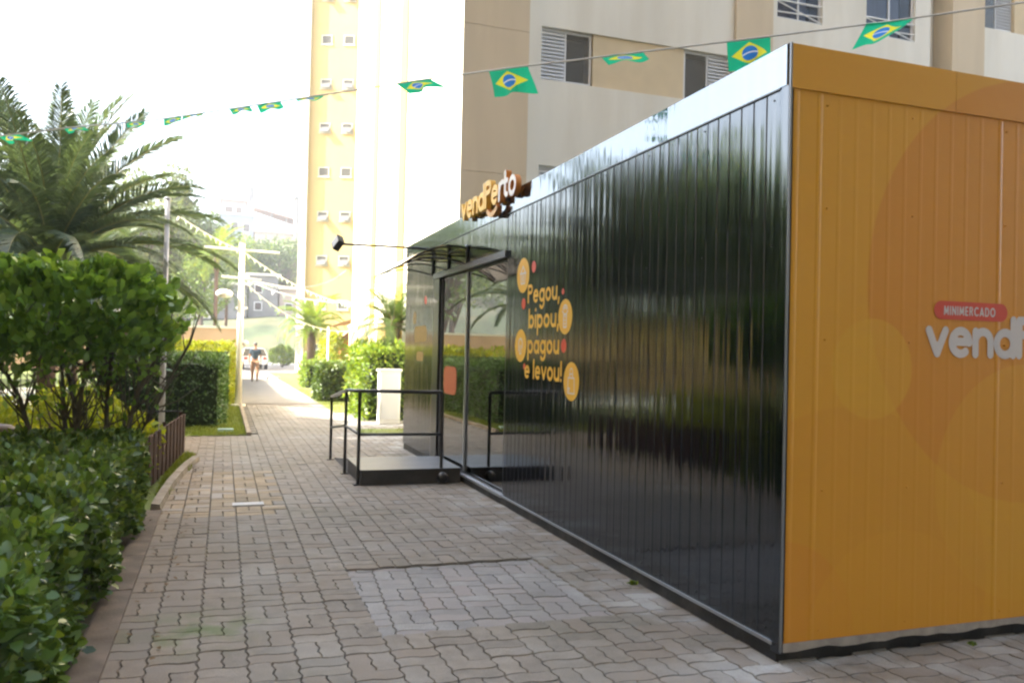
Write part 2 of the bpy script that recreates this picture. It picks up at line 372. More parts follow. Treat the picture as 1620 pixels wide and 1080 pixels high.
th = R(-4.0)
for i in range(-3, 14):
    for j in range(-3, 14):
        ks = (0, 1) if (i+j) % 2 == 0 else (2, 3)
        for k in ks:
            c = GEO[k][2]; u, v = i*P_+c[0]+.06, j*P_+c[1]+.05
            x, y = .90+u*cos(th)-v*sin(th), 4.5+u*sin(th)+v*cos(th)
            if inside(PQL, x, y): plist.append((x, y, th, k, 'r', -.009-.007*(y-4.4)/1.5))
def screen(x, y, z=0):
    d = Vector((x, y, z-1.6)); w = d.dot(F); return 810+1305*d.dot(CR)/w, 540-1305*d.dot(CU)/w, w
vis = []
for i, p in enumerate(plist):
    sx, sy, w = screen(p[0], p[1]) if p[1] > .6 else (0, 5000, 1)
    vis.append((w if (-10 < sx < 1640 and sy < 1095) else 99+w, i))
vis.sort(); near = set(i for _, i in vis[:300])
acc = {'p': MB(), 'y': MB(), 'r': MB()}
geo_of = {'p': GEO, 'y': GEO_Y, 'r': GEO}; me_of = {'p': PM, 'y': PMY, 'r': PMP}
for i, (x, y, rot, k, ty, z) in enumerate(plist):
    jz = random.gauss(0, .0013); tx, tyy = random.gauss(0, .006), random.gauss(0, .006); rr = rot+random.gauss(0, .006)
    if i in near:
        link('paver', me_of[ty][k], bed, (x, y, z+jz), (tx, tyy, rr))
    else:
        V, Fc, c = geo_of[ty][k]; ca, sa = cos(rr), sin(rr)
        acc[ty].add([(x+v[0]*ca-v[1]*sa, y+v[0]*sa+v[1]*ca, z+jz+v[2]-v[0]*tyy+v[1]*tx) for v in V], Fc)
for ty, nm, m in (('p', 'paver_field', m_paver_s), ('y', 'sandy_pavers', mat('paver_sandy_far', (.33, .26, .17), .85, .15, 5, .3, 100, dirt=((.2, .16, .11), 2.0, .5), rand=('island', .14, (.36, .33, .3), .55))), ('r', 'relaid_pavers', m_patch_s)):
    if acc[ty].v: stuffpart(acc[ty].mesh(nm, m), nm, bed)
b = MB(); b.box(.13, .43, 8.64, 8.80, -.01, .014); b.put('pale_slab', mat('pale_slab', (.5, .5, .5), .8, .1, 6), bed)
# kerbs
kb = struct(MB().box(-.68, -.56, -1.0, 8.5, -.05, .0).put('kerb', m_kerb2))
for i in range(9):
    y0 = .3+i*.92; b = MB(); b.box(-.66, -.51, y0, y0+.912, -.05, .02+random.uniform(-.004, .004)); b.put('kerb_stone', m_kerb2, kb)
pts = [(-.62, 8.55), (-.60, 9.3), (-.57, 10.0), (-.52, 10.7), (-.46, 11.4), (-.36, 12.15)]
for i in range(5):
    (xa, ya), (xb, yb) = pts[i], pts[i+1]; g = .006; w = .11; h = .075
    MB().add([(xa, ya+g, -.04), (xa+w, ya+g, -.04), (xb+w, yb-g, -.04), (xb, yb-g, -.04), (xa+.012, ya+g, h), (xa+w-.02, ya+g, h-.01), (xb+w-.02, yb-g, h-.01), (xb+.012, yb-g, h)],
             [(0, 3, 2, 1), (4, 5, 6, 7), (0, 1, 5, 4), (1, 2, 6, 5), (2, 3, 7, 6), (3, 0, 4, 7)]).put('kerb_stone', m_kerb, kb)

# ---------------------------------------------------------------- stroke lettering: union of round strokes, filled on a grid
def arc(cx, cy, r, a0, a1, n=14): return [(cx+r*cos(R(a0+(a1-a0)*i/n)), cy+r*sin(R(a0+(a1-a0)*i/n))) for i in range(n+1)]
def glyph(ch, s):
    h = s/2; r = .5-h; L = []; w = 1.0
    circ = arc(.5, .5, r, 0, 360, 24)
    if ch == 'o': L = [circ]
    elif ch == 'e': L = [arc(.5, .5, r, 0, 306, 22), [(h, .52), (1-h, .52)]]
    elif ch == 'c': L = [arc(.5, .5, r, 45, 315, 22)]
    elif ch == 'a': L = [circ, [(1-h, h), (1-h, 1-h)]]
    elif ch == 'd': L = [circ, [(1-h, h), (1-h, 1.42-h)]]
    elif ch == 'b': L = [circ, [(h, h), (h, 1.5-h)]]
    elif ch == 'p': L = [circ, [(h, -.42), (h, 1-h)]]
    elif ch == 'g': L = [circ, [(1-h, 1-h), (1-h, 0)], arc(.5, -.02, r, 0, -140, 12)]
    elif ch == 'n': w = .92; rr = .46-h; L = [[(h, h), (h, 1-h)], arc(.46, 1-h-rr, rr, 0, 180, 14), [(.92-h, h), (.92-h, 1-h-rr)]]
    elif ch == 'u': w = .92; rr = .46-h; L = [[(.92-h, h), (.92-h, 1-h)], arc(.46, h+rr, rr, 180, 360, 14), [(h, h+rr), (h, 1-h)]]
    elif ch == 'v': w = .95; L = [[(h, 1-h), (.475, h), (.95-h, 1-h)]]
    elif ch == 'r': w = .62; L = [[(h, h), (h, 1-h)], arc(.5, .62, .38-h+.05, 70, 170, 8)]
    elif ch == 't': w = .66; L = [[(.26, 1.42-h), (.26, .32)], arc(.26+.24, .32+(h-.0), .24, 180, 285, 8), [(h*.7, 1-h), (.66-h, 1-h)]]
    elif ch == 'i': w = s; L = [[(h, h), (h, 1-h)], [(h, 1.34), (h, 1.36)]]
    elif ch == 'l': w = s; L = [[(h, h), (h, 1.5-h)]]
    elif ch == '!': w = s; L = [[(h, h), (h, h+.01)], [(h, .48), (h, 1.45-h)]]
    elif ch == ',': w = s*1.1; L = [[(h*1.2, h), (h*.6, -.2)]]
    elif ch == ' ': w = .38
    H = 1.42
    if ch == 'P': w = .95; rr = (.74-s)/2; L = [[(h, h), (h, H-h)], [(h, H-h), (.95-h-rr, H-h)], arc(.95-h-rr, H-h-rr, rr, 90, -90, 12), [(.95-h-rr, H-h-2*rr), (h, H-h-2*rr)]]
    if ch == 'M': w = 1.25; L = [[(h, h), (h+.06, H-h), (.625, .35), (1.19-h, H-h), (1.25-h, h)]]
    if ch == 'I': w = s; L = [[(h, h), (h, H-h)]]
    if ch == 'N': w = 1.1; L = [[(h, h), (h, H-h), (1.1-h, h), (1.1-h, H-h)]]
    if ch == 'E': w = .85; L = [[(.85-h, H-h), (h, H-h), (h, h), (.85-h, h)], [(h, H/2), (.78-h, H/2)]]
    if ch == 'R': w = 1.0; rr = .34-h/2; L = [[(h, h), (h, H-h), (.93-h-rr, H-h)], arc(.93-h-rr, H-h-rr, rr, 90, -90, 10), [(.93-h-rr, H-h-2*rr), (h, H-h-2*rr)], [(.5, H-h-2*rr), (1-h, h)]]
    if ch == 'C': w = 1.2; L = [arc(.71, H/2, H/2-h, 50, 310, 22)]
    if ch == 'A': w = 1.2; L = [[(h, h), (.6, H-h), (1.2-h, h)], [(.3, .42), (.9, .42)]]
    if ch == 'D': w = 1.15; L = [[(.45, h), (h, h), (h, H-h), (.45, H-h)], arc(.45, H/2, H/2-h, 90, -90, 16)]
    if ch == 'O': w = 1.4; L = [arc(.7, H/2, H/2-h, 0, 360, 26)]
    return L, w
def sdf_mesh(polys, res, fill=None):
    """polys: list of (polyline, halfwidth); fill: optional f(x, y) -> signed value (inside > 0). Returns verts 2D, faces"""
    segs = []
    for pl, hw in polys:
        for a, c in zip(pl[:-1], pl[1:]): segs.append((*a, *c, hw))
    if segs:
        sg = np.array(segs); x0 = (np.minimum(sg[:, 0], sg[:, 2])-sg[:, 4]).min(); x1 = (np.maximum(sg[:, 0], sg[:, 2])+sg[:, 4]).max()
        y0 = (np.minimum(sg[:, 1], sg[:, 3])-sg[:, 4]).min(); y1 = (np.maximum(sg[:, 1], sg[:, 3])+sg[:, 4]).max()
    else: x0, x1, y0, y1 = fill[1]
    nx, ny = int((x1-x0)/res)+3, int((y1-y0)/res)+3
    gx = x0-res+np.arange(nx+1)*res; gy = y0-res+np.arange(ny+1)*res
    GX, GY = np.meshgrid(gx, gy, indexing='ij'); Dm = np.full(GX.shape, -9.)
    for (ax, ay, bx, by, hw) in segs:
        dx, dy = bx-ax, by-ay; L2 = dx*dx+dy*dy+1e-12; t = np.clip(((GX-ax)*dx+(GY-ay)*dy)/L2, 0, 1)
        Dm = np.maximum(Dm, hw-np.hypot(GX-ax-t*dx, GY-ay-t*dy))
    if fill: Dm = np.maximum(Dm, fill[0](GX, GY))
    Dm = np.where(np.abs(Dm) < res*.02, res*.02, Dm)
    vid = {}; V = []; Fc = []
    def vert(key, p):
        if key not in vid: vid[key] = len(V); V.append(p)
        return vid[key]
    for i in range(nx):
        for j in range(ny):
            cs = [(i, j), (i+1, j), (i+1, j+1), (i, j+1)]; ds = [Dm[c] for c in cs]
            if max(ds) <= 0: continue
            f = []
            for k in range(4):
                c0, c1 = cs[k], cs[(k+1) % 4]; d0, d1 = ds[k], ds[(k+1) % 4]
                if d0 > 0: f.append(vert(c0, (gx[c0[0]], gy[c0[1]])))
                if (d0 > 0) != (d1 > 0):
                    t = d0/(d0-d1); f.append(vert(tuple(sorted((c0, c1))), (gx[c0[0]]+t*(gx[c1[0]]-gx[c0[0]]), gy[c0[1]]+t*(gy[c1[1]]-gy[c0[1]]))))
            if len(f) > 2: Fc.append(tuple(f))
    return V, Fc
def text_polys(txt, h, width=None, s=.24, gap=.1):
    x = 0; out = []
    for ch in txt:
        L, w = glyph(ch, s)
        out.append((ch, x, L)); x += w+gap
    tot = x-gap; k = (width/(tot*h)) if width else 1.0
    res = []
    for ch, x, L in out: res.append((ch, [([((x+p[0])*h*k, p[1]*h) for p in pl], s/2*h*(.5+.5*k)) for pl in L]))
    return res
def extrude(V, Fc, fmap, depth, name, mats, parent):
    """fmap(u, v, d) -> world; front at d = depth, sides slot 1"""
    n = len(V); b = MB(); b.add([fmap(u, v, depth) for u, v in V]+[fmap(u, v, 0) for u, v in V], [])
    ed = {}
    for f in Fc:
        for k in range(len(f)): e = (f[k], f[(k+1) % len(f)]); ed[e] = 1
    b.f += list(Fc); b.m += [0]*len(Fc)
    for (a, c) in ed:
        if (c, a) not in ed: b.f.append((a, a+n, c+n, c)); b.m.append(1)
    return b.put(name, mats, parent)
def flat(V, Fc, fmap, name, m, parent): return MB().add([fmap(u, v) for u, v in V], Fc).put(name, m, parent)

# ---------------------------------------------------------------- the minimarket container
CX0, CX1, CY0, CY1, CZ = 2.77, 8.6, 3.60, 13.15, 3.25
store = thing('minimarket_container', 'long black and amber container minimarket standing on the paving at the right', 'shop', (CX0, CY0, 0))
GW, PITCH = .010, .1167
def rib_depth(t):         # groove profile along the wall: 0 at the outer face
    t = t % PITCH; return 0.006 if t < GW else 0.0
def ribbed(y0, y1, z0, z1, x, m, base):
    b = MB(); y = y0; pts = [(y0, .006), (y0+.006, 0)]
    k = 1
    while y0+k*PITCH < y1-.02:
        yy = y0+k*PITCH; pts += [(yy-.004, 0), (yy, .0065), (yy+.006, .0065), (yy+.010, 0)]; k += 1
    pts += [(y1-.006, 0), (y1, .006)]
    vs = []
    for (yy, d) in pts: vs += [(x+d, yy, z0), (x+d, yy, z1)]
    n = len(pts); fs = [(2*i, 2*i+1, 2*i+3, 2*i+2) for i in range(n-1)]
    b.add(vs, fs); return b
b = MB(); b.box(CX0+.03, CX1, CY0+.03, 8.14, .1, CZ-.02); b.box(CX0+.03, CX1, 11.2, CY1, .1, CZ-.02); b.box(CX0+.5, CX1, 8.14, 11.2, 2.75, CZ-.02)
b.box(5.2, CX1, 8.14, 11.2, .1, 2.75); b.put('core', m_dark, store)
b = MB(); b.box(CX0, CX1, CY0, CY1, CZ-.018, CZ+.004); b.put('roof', m_blackp, store)
ys = [3.665+.70*i for i in range(7)]; ys[-1] = 8.10
for a, c in [(ys[i], ys[i+1]) for i in range(6)]+[(11.24, 11.9), (11.9, 12.6), (12.6, 13.13)]:
    o = ribbed(a, c, .1, 3.03, CX0, m_clad, None).put('wall_panel', m_clad, store)
for a, c in ((CY0+.012, 6.75), (6.754, 9.9), (9.904, CY1)):
    MB().box(CX0-.008, CX0+.02, a, c, 3.034, CZ).put('fascia', m_fascia, store)
MB().box(CX0-.012, CX0+.01, CY0+.06, CY1, 3.024, 3.032).put('fascia_trim', m_black, store)
MB().box(CX0-.006, CX0+.02, CY0-.006, CY0+.062, .06, 3.03).put('corner_post', m_clad, store)
MB().box(CX0-.012, CX0+.03, CY0+.05, 8.12, .092, .108).put('base_trim', m_trim, store)
MB().box(CX0+.02, CX1, CY0+.05, CY1-.01, -.02, .092).put('plinth', m_blackp, store)
# amber end wall
def amber_panel(x0, x1, z0, z1, ribs=True):
    b = MB(); pts = [(x0, .0), (x0+.012, -.0028), (x0+.026, -.0028), (x0+.04, 0)]
    k = 1
    while ribs and x0+.04+k*.112 < x1-.05:
        xx = x0+.04+k*.112; pts += [(xx-.016, 0), (xx-.006, -.0007), (xx+.006, -.0007), (xx+.016, 0)]; k += 1
    pts += [(x1, 0)]
    vs = []
    for (xx, d) in pts: vs += [(xx, CY0+d, z0), (xx, CY0+d, z1)]
    b.add(vs, [(2*i, 2*i+2, 2*i+3, 2*i+1) for i in range(len(pts)-1)]); return b
for a, c in ((2.80, 2.95), (2.95, 4.235), (4.235, 5.5), (5.5, 6.8), (6.8, CX1)):
    amber_panel(a, c, .112, 3.019, a > 2.9).put('end_panel', m_amber, store)
for a, c in ((CX0+.014, 3.9), (3.903, 5.5), (5.503, CX1)):
    MB().box(a, c, CY0-.011, CY0+.02, 3.018, CZ).put('end_fascia', m_amber, store)
MB().box(CX0-.004, CX0+.008, CY0-.016, CY0-.0065, .07, CZ+.002).put('corner_trim', mat('corner_trim_grey', (.25, .27, .3), .35, metal=.6), store)
b = MB(); N = 60; vs = []
for i in range(N+1):
    x = CX0+.02+(CX1-CX0-.02)*i/N; vs += [(x, CY0-.004, .112), (x, CY0-.002, .068+.006*sin(i*.9)+.006*sin(i*2.3+1)+(-.01 if i < 2 else 0))]
b.add(vs, [(2*i, 2*i+1, 2*i+3, 2*i+2) for i in range(N)]); b.put('torn_primer_strip', mat('primer_grey', (.36, .34, .32), .7, .2, 12, .3, 60), store)
MB().box(CX0+.01, CX1, CY0-.003, CY0+.02, .1085, .1135).put('end_trim', m_org, store)
sc = MB()
for x in (3.02, 3.6, 4.3, 4.9): 
    for z in (.16, .9, 1.7, 2.4, 2.95): sc.tube([(x+random.uniform(-.01, .01), CY0-.001, z), (x, CY0-.0075, z)], .0055, 6)
sc.put('screws', m_amber, store)['kind'] = 'stuff'
sc = MB()
for y in (3.72, 4.4, 5.1, 5.8, 6.5, 7.2, 7.9):
    for z in (.16, 1.2, 2.2, 2.98): sc.tube([(CX0+.001, y, z), (CX0-.006, y, z)], .005, 6)
sc.put('screws', m_black, store)['kind'] = 'stuff'
# print on the end wall
def emap(u, v): 
    x = u; k = None
    return (x, CY0-.0035, v)
for ch, pl in text_polys('MINIMERCADO', .0385, .385, .26, .34):
    if pl:
        V, Fc = sdf_mesh([([(p[0]+3.845, p[1]+1.862) for p in q], hw) for q, hw in pl], .0035); flat(V, Fc, lambda u, v: (u, CY0-.0050, v), 'letter', m_dwht, store)
V, Fc = sdf_mesh([([(3.825, 1.890), (4.275, 1.890)], .052)], .01, None); flat(V, Fc, lambda u, v: (u, CY0-.0038, v), 'red_label', m_dred, store)
for ch, pl in text_polys('vendPerto', .177, None, .27, .0):
    V, Fc = sdf_mesh([([(p[0]+3.715, p[1]+1.622) for p in q], hw) for q, hw in pl], .008); flat(V, Fc, lambda u, v: (u, CY0-.0038, v), 'letter', m_dwht, store)
# print on the black wall, following the ribs (u runs toward the camera, y = Y0 - u)
def wmap(u, v):
    y = -u; return (CX0-.0012, y, v)
def wtext(t, ystart, zb, h, width, m, s=.235):
    for ch, pl in text_polys(t, h, width, s, .14):
        if pl:
            V, Fc = sdf_mesh([([(p[0]-ystart, p[1]+zb) for p in q], hw) for q, hw in pl], .007); flat(V, Fc, wmap, 'letter', m, store)
wtext('Pegou,', 7.475, 2.065, .128, .80, m_dyel); wtext('bipou,', 7.44, 1.825, .128, .76, m_dyel)
wtext('pagou', 7.45, 1.585, .128, .79, m_dyel); wtext('e levou!', 7.52, 1.345, .128, .93, m_dyel)
def disc(y, z, r, m, name, off=.0008, res=None):
    V, Fc = sdf_mesh([([(-y, z), (-y+1e-4, z)], r)], res or r/9); flat(V, Fc, lambda u, v: (CX0-off, -u, v), name, m, store)
def icon(y, z, polys, name='icon_drawing'):
    V, Fc = sdf_mesh([([(-y+p[0], z+p[1]) for p in q], hw) for q, hw in polys], .0035); flat(V, Fc, lambda u, v: (CX0-.0022, -u, v), name, m_dwht, store)
for (y, z, r) in ((7.62, 2.35, .172), (6.54, 1.91, .152), (7.65, 1.66, .16), (6.38, 1.36, .163)): disc(y, z, r, m_dyel, 'yellow_disc')
for (y, z, r) in ((7.33, 2.41, .056), (6.60, 2.13, .027), (7.59, 2.07, .055), (6.56, 1.66, .06), (7.53, 1.46, .03)): disc(y, z, r, m_dred, 'red_dot')
icon(7.62, 2.35, [([(-.08, .02), (.08, .02)], .010), ([(-.07, .02), (-.052, -.08), (.052, -.08), (.07, .02)], .008), ([(-.025, .0), (-.02, -.06)], .006), ([(.0, .0), (.0, -.06)], .006), ([(.025, .0), (.02, -.06)], .006), ([(-.06, .03), (0, .09), (.06, .03)], .008)])
icon(6.54, 1.91, [([(-.03, .02), (-.03, -.09), (.03, -.09), (.03, .02), (-.03, .02)], .008), ([(-.012, -.0), (.012, -.0)], .005), ([(-.012, -.03), (.012, -.03)], .005), ([(-.012, -.06), (.012, -.06)], .005), (arc(0, .05, .05, 20, 160), .007), (arc(0, .05, .03, 20, 160), .006), ([(-.06, .05), (-.03, .03)], .006), ([(.06, .05), (.03, .03)], .006)])
icon(7.65, 1.66, [(arc(0, .02, .05, 0, 180), .008), ([(-.05, .02), (-.05, -.05)], .008), ([(.05, .02), (.05, -.02)], .008), ([(-.02, .0), (-.02, -.08), (.02, -.08), (.02, .0)], .007)])
icon(6.38, 1.36, [([(-.062, .03), (-.07, -.10), (.07, -.10), (.062, .03), (-.062, .03)], .006), (arc(0, .03, .035, 0, 180)+[], .006), ([(-.03, .03), (-.03, .08)], .005), ([(.03, .03), (.03, .08)], .005), (arc(0, .08, .03, 0, 180), .005), ([(-.055, -.06), (-.03, -.06)], .008), ([(-.055, -.08), (-.035, -.08)], .006)])
# faded posters past the door
m_fade = mat('faded_print', (.26, .17, .04), .5)
disc(12.45, 2.08, .1, m_fade, 'yellow_disc'); disc(11.75, 2.32, .06, m_dred, 'red_dot')
V, Fc = sdf_mesh([([(-12.35, 1.83), (-11.75, 1.83)], .12)], .03); flat(V, Fc, lambda u, v: (CX0-.0008, -u, v), 'poster_block', m_fade, store)
V, Fc = sdf_mesh([([(-12.2, 1.50), (-11.9, 1.50)], .07)], .02); flat(V, Fc, lambda u, v: (CX0-.0008, -u, v), 'poster_block', m_fade, store)
# doorway
dr = MB().box(CX0+.03, CX0+.09, 8.12, 8.20, .1, 2.62); dr.box(CX0-.01, CX0+.09, 10.93, 11.24, .1, 2.62); dr.box(CX0+.03, CX0+.09, 8.2, 10.93, 2.56, 2.62)
dframe = dr.put('door_frame', m_black, store)
MB().box(CX0+.0, CX0+.12, 8.12, 11.24, 2.625, 3.02).put('lintel_panel', m_clad, store)
MB().box(CX0-.035, CX0-.002, 8.10, 11.2, 2.58, 2.65).put('door_track', mat('track_grey', (.14, .16, .2), .3, metal=.5), store)
MB().box(CX0-.02, CX0+.10, 8.12, 11.22, .085, .112).put('door_sill', m_trim, store)
dp = MB().box(CX0+.05, CX0+.058, 8.2, 9.75, .14, 2.56).put('glass_pane', m_glass, store)
dp2 = MB().box(CX0+.03, CX0+.038, 9.70, 10.93, .14, 2.56).put('glass_pane', m_glass, store)
b = MB(); b.box(CX0+.026, CX0+.045, 9.68, 9.72, .12, 2.56); b.box(CX0+.026, CX0+.045, 10.90, 10.93, .12, 2.56); b.put('pane_edge', m_trim, store)
for (y, z0, z1) in ((9.3, .15, 1.25),): MB().box(CX0+.30, CX0+.33, y, y+.03, z0, z1).put('inner_post', m_black, store)
V, Fc = sdf_mesh([([(-10.6, 1.27), (-10.2, 1.27), (-10.2, 1.15), (-10.6, 1.15)], .12)], .03); flat(V, Fc, lambda u, v: (CX0+.026, -u, v), 'orange_sticker', mat('sticker_orange', (.42, .10, .03), .5), store)
MB().box(CX0+.05, 5.2, 8.14, 11.2, .09, .10).put('shop_floor', mat('shop_tiles', (.2, .17, .09), .4), store)
b = MB(); b.box(5.1, 5.19, 8.2, 11.2, .1, 2.7)
b.put('rear_partition', mat('shop_wall', (.16, .12, .05), .6), store)
sh = thing('display_shelf', 'low yellow display shelf standing inside behind the shop glass', 'shelf', (4.3, 9.3, .1))
for z in (.1, .5, .9, 1.3): MB().box(4.2, 4.7, 8.4, 9.6, z, z+.04).put('shelf_board', m_dyel, sh)
for y in (8.38, 9.6): MB().box(4.2, 4.7, y, y+.03, .1, 1.6).put('side_panel', m_black, sh)
# raised 3D lettering on the roof edge
sign = thing('shop_sign', 'raised yellow and white rounded letters above the shop doorway with smile below', 'sign', (CX0-.10, 9.6, 3.03))
def smap(u, v, d): return (CX0-.035-d, 9.60-u, 3.15+v)
m_amb2 = mat('sign_amber_side', (.75, .40, .03), .45)
cols = [m_yel]*6+[m_wht]*3
for i, (ch, pl) in enumerate(text_polys('vendPerto', .212, 1.97, .245, .06)):
    V, Fc = sdf_mesh(pl, .010); extrude(V, Fc, smap, .06, 'letter', [cols[i], m_amb2 if i < 6 else m_org], sign)
V, Fc = sdf_mesh([([(1.20+.19*cos(R(a)), .035+.125*sin(R(a))) for a in range(215, 326, 10)], .026)], .009)
extrude(V, Fc, smap, .06, 'smile', [m_peach, m_org], sign)
b = MB()
for y in (9.3, 8.9, 8.5, 8.1, 7.8): b.box(CX0-.035, CX0-.009, y, y+.02, 3.16, 3.2)
b.put('bracket', m_black, sign)
# awning
aw = thing('door_awning', 'smoked curved plastic awning on black steel brackets over the shop door', 'awning', (CX0, 10.45, 2.64))
def prof(t, lo=0): # t 0 wall -> 1 front
    x = CX0-.004-.81*t; z = 2.85-.25*t+.10*sin(pi*t)*1.0; return x, z-lo
b = MB(); n = 12; vs = []
for i in range(n+1):
    x, z = prof(i/n); vs += [(x, 9.55, z), (x, 11.35, z), (x, 9.55, z+.006), (x, 11.35, z+.006)]
for i in range(n): b.f += []
b.add(vs, [(4*i+2, 4*i+3, 4*i+7, 4*i+6) for i in range(n)]); b.put('canopy', m_smoke, aw, True)
for y in (9.6, 10.47, 11.32):
    b = MB(); b.tube([(*[prof(i/n, .012)[0]], y, prof(i/n, .012)[1]) for i in range(n+1)], .012, 6); b.tube([(CX0-.014, y, 2.63), (CX0-.014, y, 2.86)], .015, 6)
    b.tube([(CX0-.014-.80*t, y, 2.64-.05*t+.09*sin(pi*t)) for t in [i/8 for i in range(9)]], .010, 6); b.put('bracket', m_black, aw)
MB().tube([(CX0-.81, 9.55, 2.595), (CX0-.81, 11.35, 2.595)], .011, 6).put('front_rail', m_black, aw)
MB().tube([(CX0-.02, 9.55, 2.865), (CX0-.02, 11.35, 2.865)], .012, 6).put('wall_rail', m_black, aw)
# flood light on its arm
fl = thing('floodlight', 'small square floodlight at the end of a long thin arm from the container top', 'lamp', (CX0, 12.8, 3.22))
MB().tube([(CX0+.02, 12.8, 3.20), (1.70, 12.8, 3.19)], .02, 8).put('arm', m_black, fl)
q = MB(); q.box(-.05, .05, -.09, .09, -.09, .09); o = link('lamp_head', q.mesh('lamp_head', m_dark), fl, (1.62-CX0, 0, -.02), (R(40), R(20), R(20)))
q = MB(); q.box(-.004, 0, -.075, .075, -.075, .075); link('lens', q.mesh('lens', mat('lamp_lens', (.35, .36, .38), .2)), o, (-.051, 0, 0))
# doorstep and railing
st = thing('doorstep', 'grey painted concrete doorstep with ramp in front of the shop door', 'step', (1.56, 9.65, 0))
m_step = mat('step_grey_paint', (.12, .13, .15), .45, .12, 4, .2, 40); m_stepf = mat('step_dark_front', (.05, .048, .044), .7, .3, 6)
b = MB(); b.add([(1.56, 9.65, 0), (2.755, 9.65, 0), (2.755, 9.65, .172), (1.56, 9.65, .172), (1.56, 10.75, 0), (2.755, 10.75, 0), (2.755, 10.75, .172), (1.56, 10.75, .172)],
                [(0, 1, 2, 3), (4, 7, 6, 5), (1, 5, 6, 2), (0, 3, 7, 4)]); b.put('platform', m_stepf, st)
MB().box(1.55, 2.757, 9.64, 10.75, .172, .182).put('top_slab', m_step, st)
b = MB(); b.add([(1.56, 10.752, .18), (2.755, 10.752, .18), (2.755, 12.1, .01), (1.56, 12.1, .01), (1.56, 10.752, -.01), (1.56, 12.1, -.01)], [(0, 1, 2, 3), (0, 3, 5, 4)]); b.put('ramp', m_step, st)
rl = thing('handrail', 'black tubular handrail bent around the doorstep of the shop', 'railing', (1.53, 9.75, 0))
top = [(1.49, 12.0, .90), (1.50, 10.62, 1.06), (1.53, 9.72, 1.10), (2.52, 9.68, 1.09)]; mid = [(1.49, 12.0, .46), (1.50, 10.62, .61), (1.53, 9.72, .59), (2.52, 9.68, .585)]
MB().tube(top, .022, 10).put('top_rail', m_black, rl, True); MB().tube(mid, .017, 8).put('middle_rail', m_black, rl, True)
for (x, y, z) in top: 
    b = MB(); b.tube([(x, y, .0), (x, y, z)], .02, 10); p = b.put('post', m_black, rl)
    MB().box(x-.05, x+.05, y-.05, y+.05, .0, .012).put('foot_plate', m_black, rl)
MB().ball((2.52, 9.60, .075), .07, 10).top('drain_cover', m_black, 'round black rubber stopper at the foot of the right handrail post', 'stopper', (2.52, 9.6, 0), smooth=True)
# weeds along the plinth
for i, (x, y, s, lb) in enumerate(((2.74, 5.15, .05, 'tiny green weed sprouting at the foot of the black wall'), (4.05, 3.56, .03, 'tiny yellow-green weed under the amber end wall'))):
    n = 26; P = np.tile([[x, y, .0]], (n, 1))+rnd(n, s*.25)*[1, 1, .2]; D = unit(rnd(n)+[0, 0, 1.3])
    o = link('weed', scatter('weed', P, D, unit(rnd(n)+[0, 0, 1]), np.full(n, s*.7), LEAF, l_brt, (x, y, 0)), None, (x, y, 0)); tag(o, lb, 'weed')

# ---------------------------------------------------------------- near apartment building
apt = thing('apartment_building', 'tall cream and tan apartment block with shuttered windows behind the container', 'building', (4.14, 15, 0))
HT = 34
for k in range(-1, 11):                       # tan pier in storey-high blocks with joints
    z0 = 5.0+2.8*k; MB().box(4.152, 5.47, 15.0, 15.6, max(0, z0+.006), z0+2.794).put('wall_panel', m_tan, apt)
MB().box(4.16, 5.46, 15.012, 15.6, 0, HT).put('pier_core', m_tan, apt)
MB().box(4.14, 4.152, 15.0, 20.0, 0, HT).put('side_wall', m_ivory, apt)
MB().box(4.16, 5.0, 15.61, 28.5, 0, HT).put('side_core', m_ivory, apt)
m_strp = mat('stripe_yellow', (.58, .38, .06), .9)
for y0, y1, m, nm in ((20.0, 20.85, m_strp, 'yellow_stripe'), (20.85, 24.0, m_ivory, 'side_wall'), (24.0, 24.8, m_strp, 'yellow_stripe'), (24.8, 28.5, m_ivory, 'side_wall')):
    d = 0 if m is m_ivory else -.03
    MB().box(4.14+d, 4.16, y0, y1, 0, HT).put(nm, m, apt)
MB().box(5.475, 5.84, 15.30, 15.6, 0, HT).put('pier_return', m_cream, apt)
MB().box(5.86, 31, 16.1, 28, 0, HT).put('core', m_tan, apt)
ZB = [7.07+2.8*k for k in range(-2, 9)]
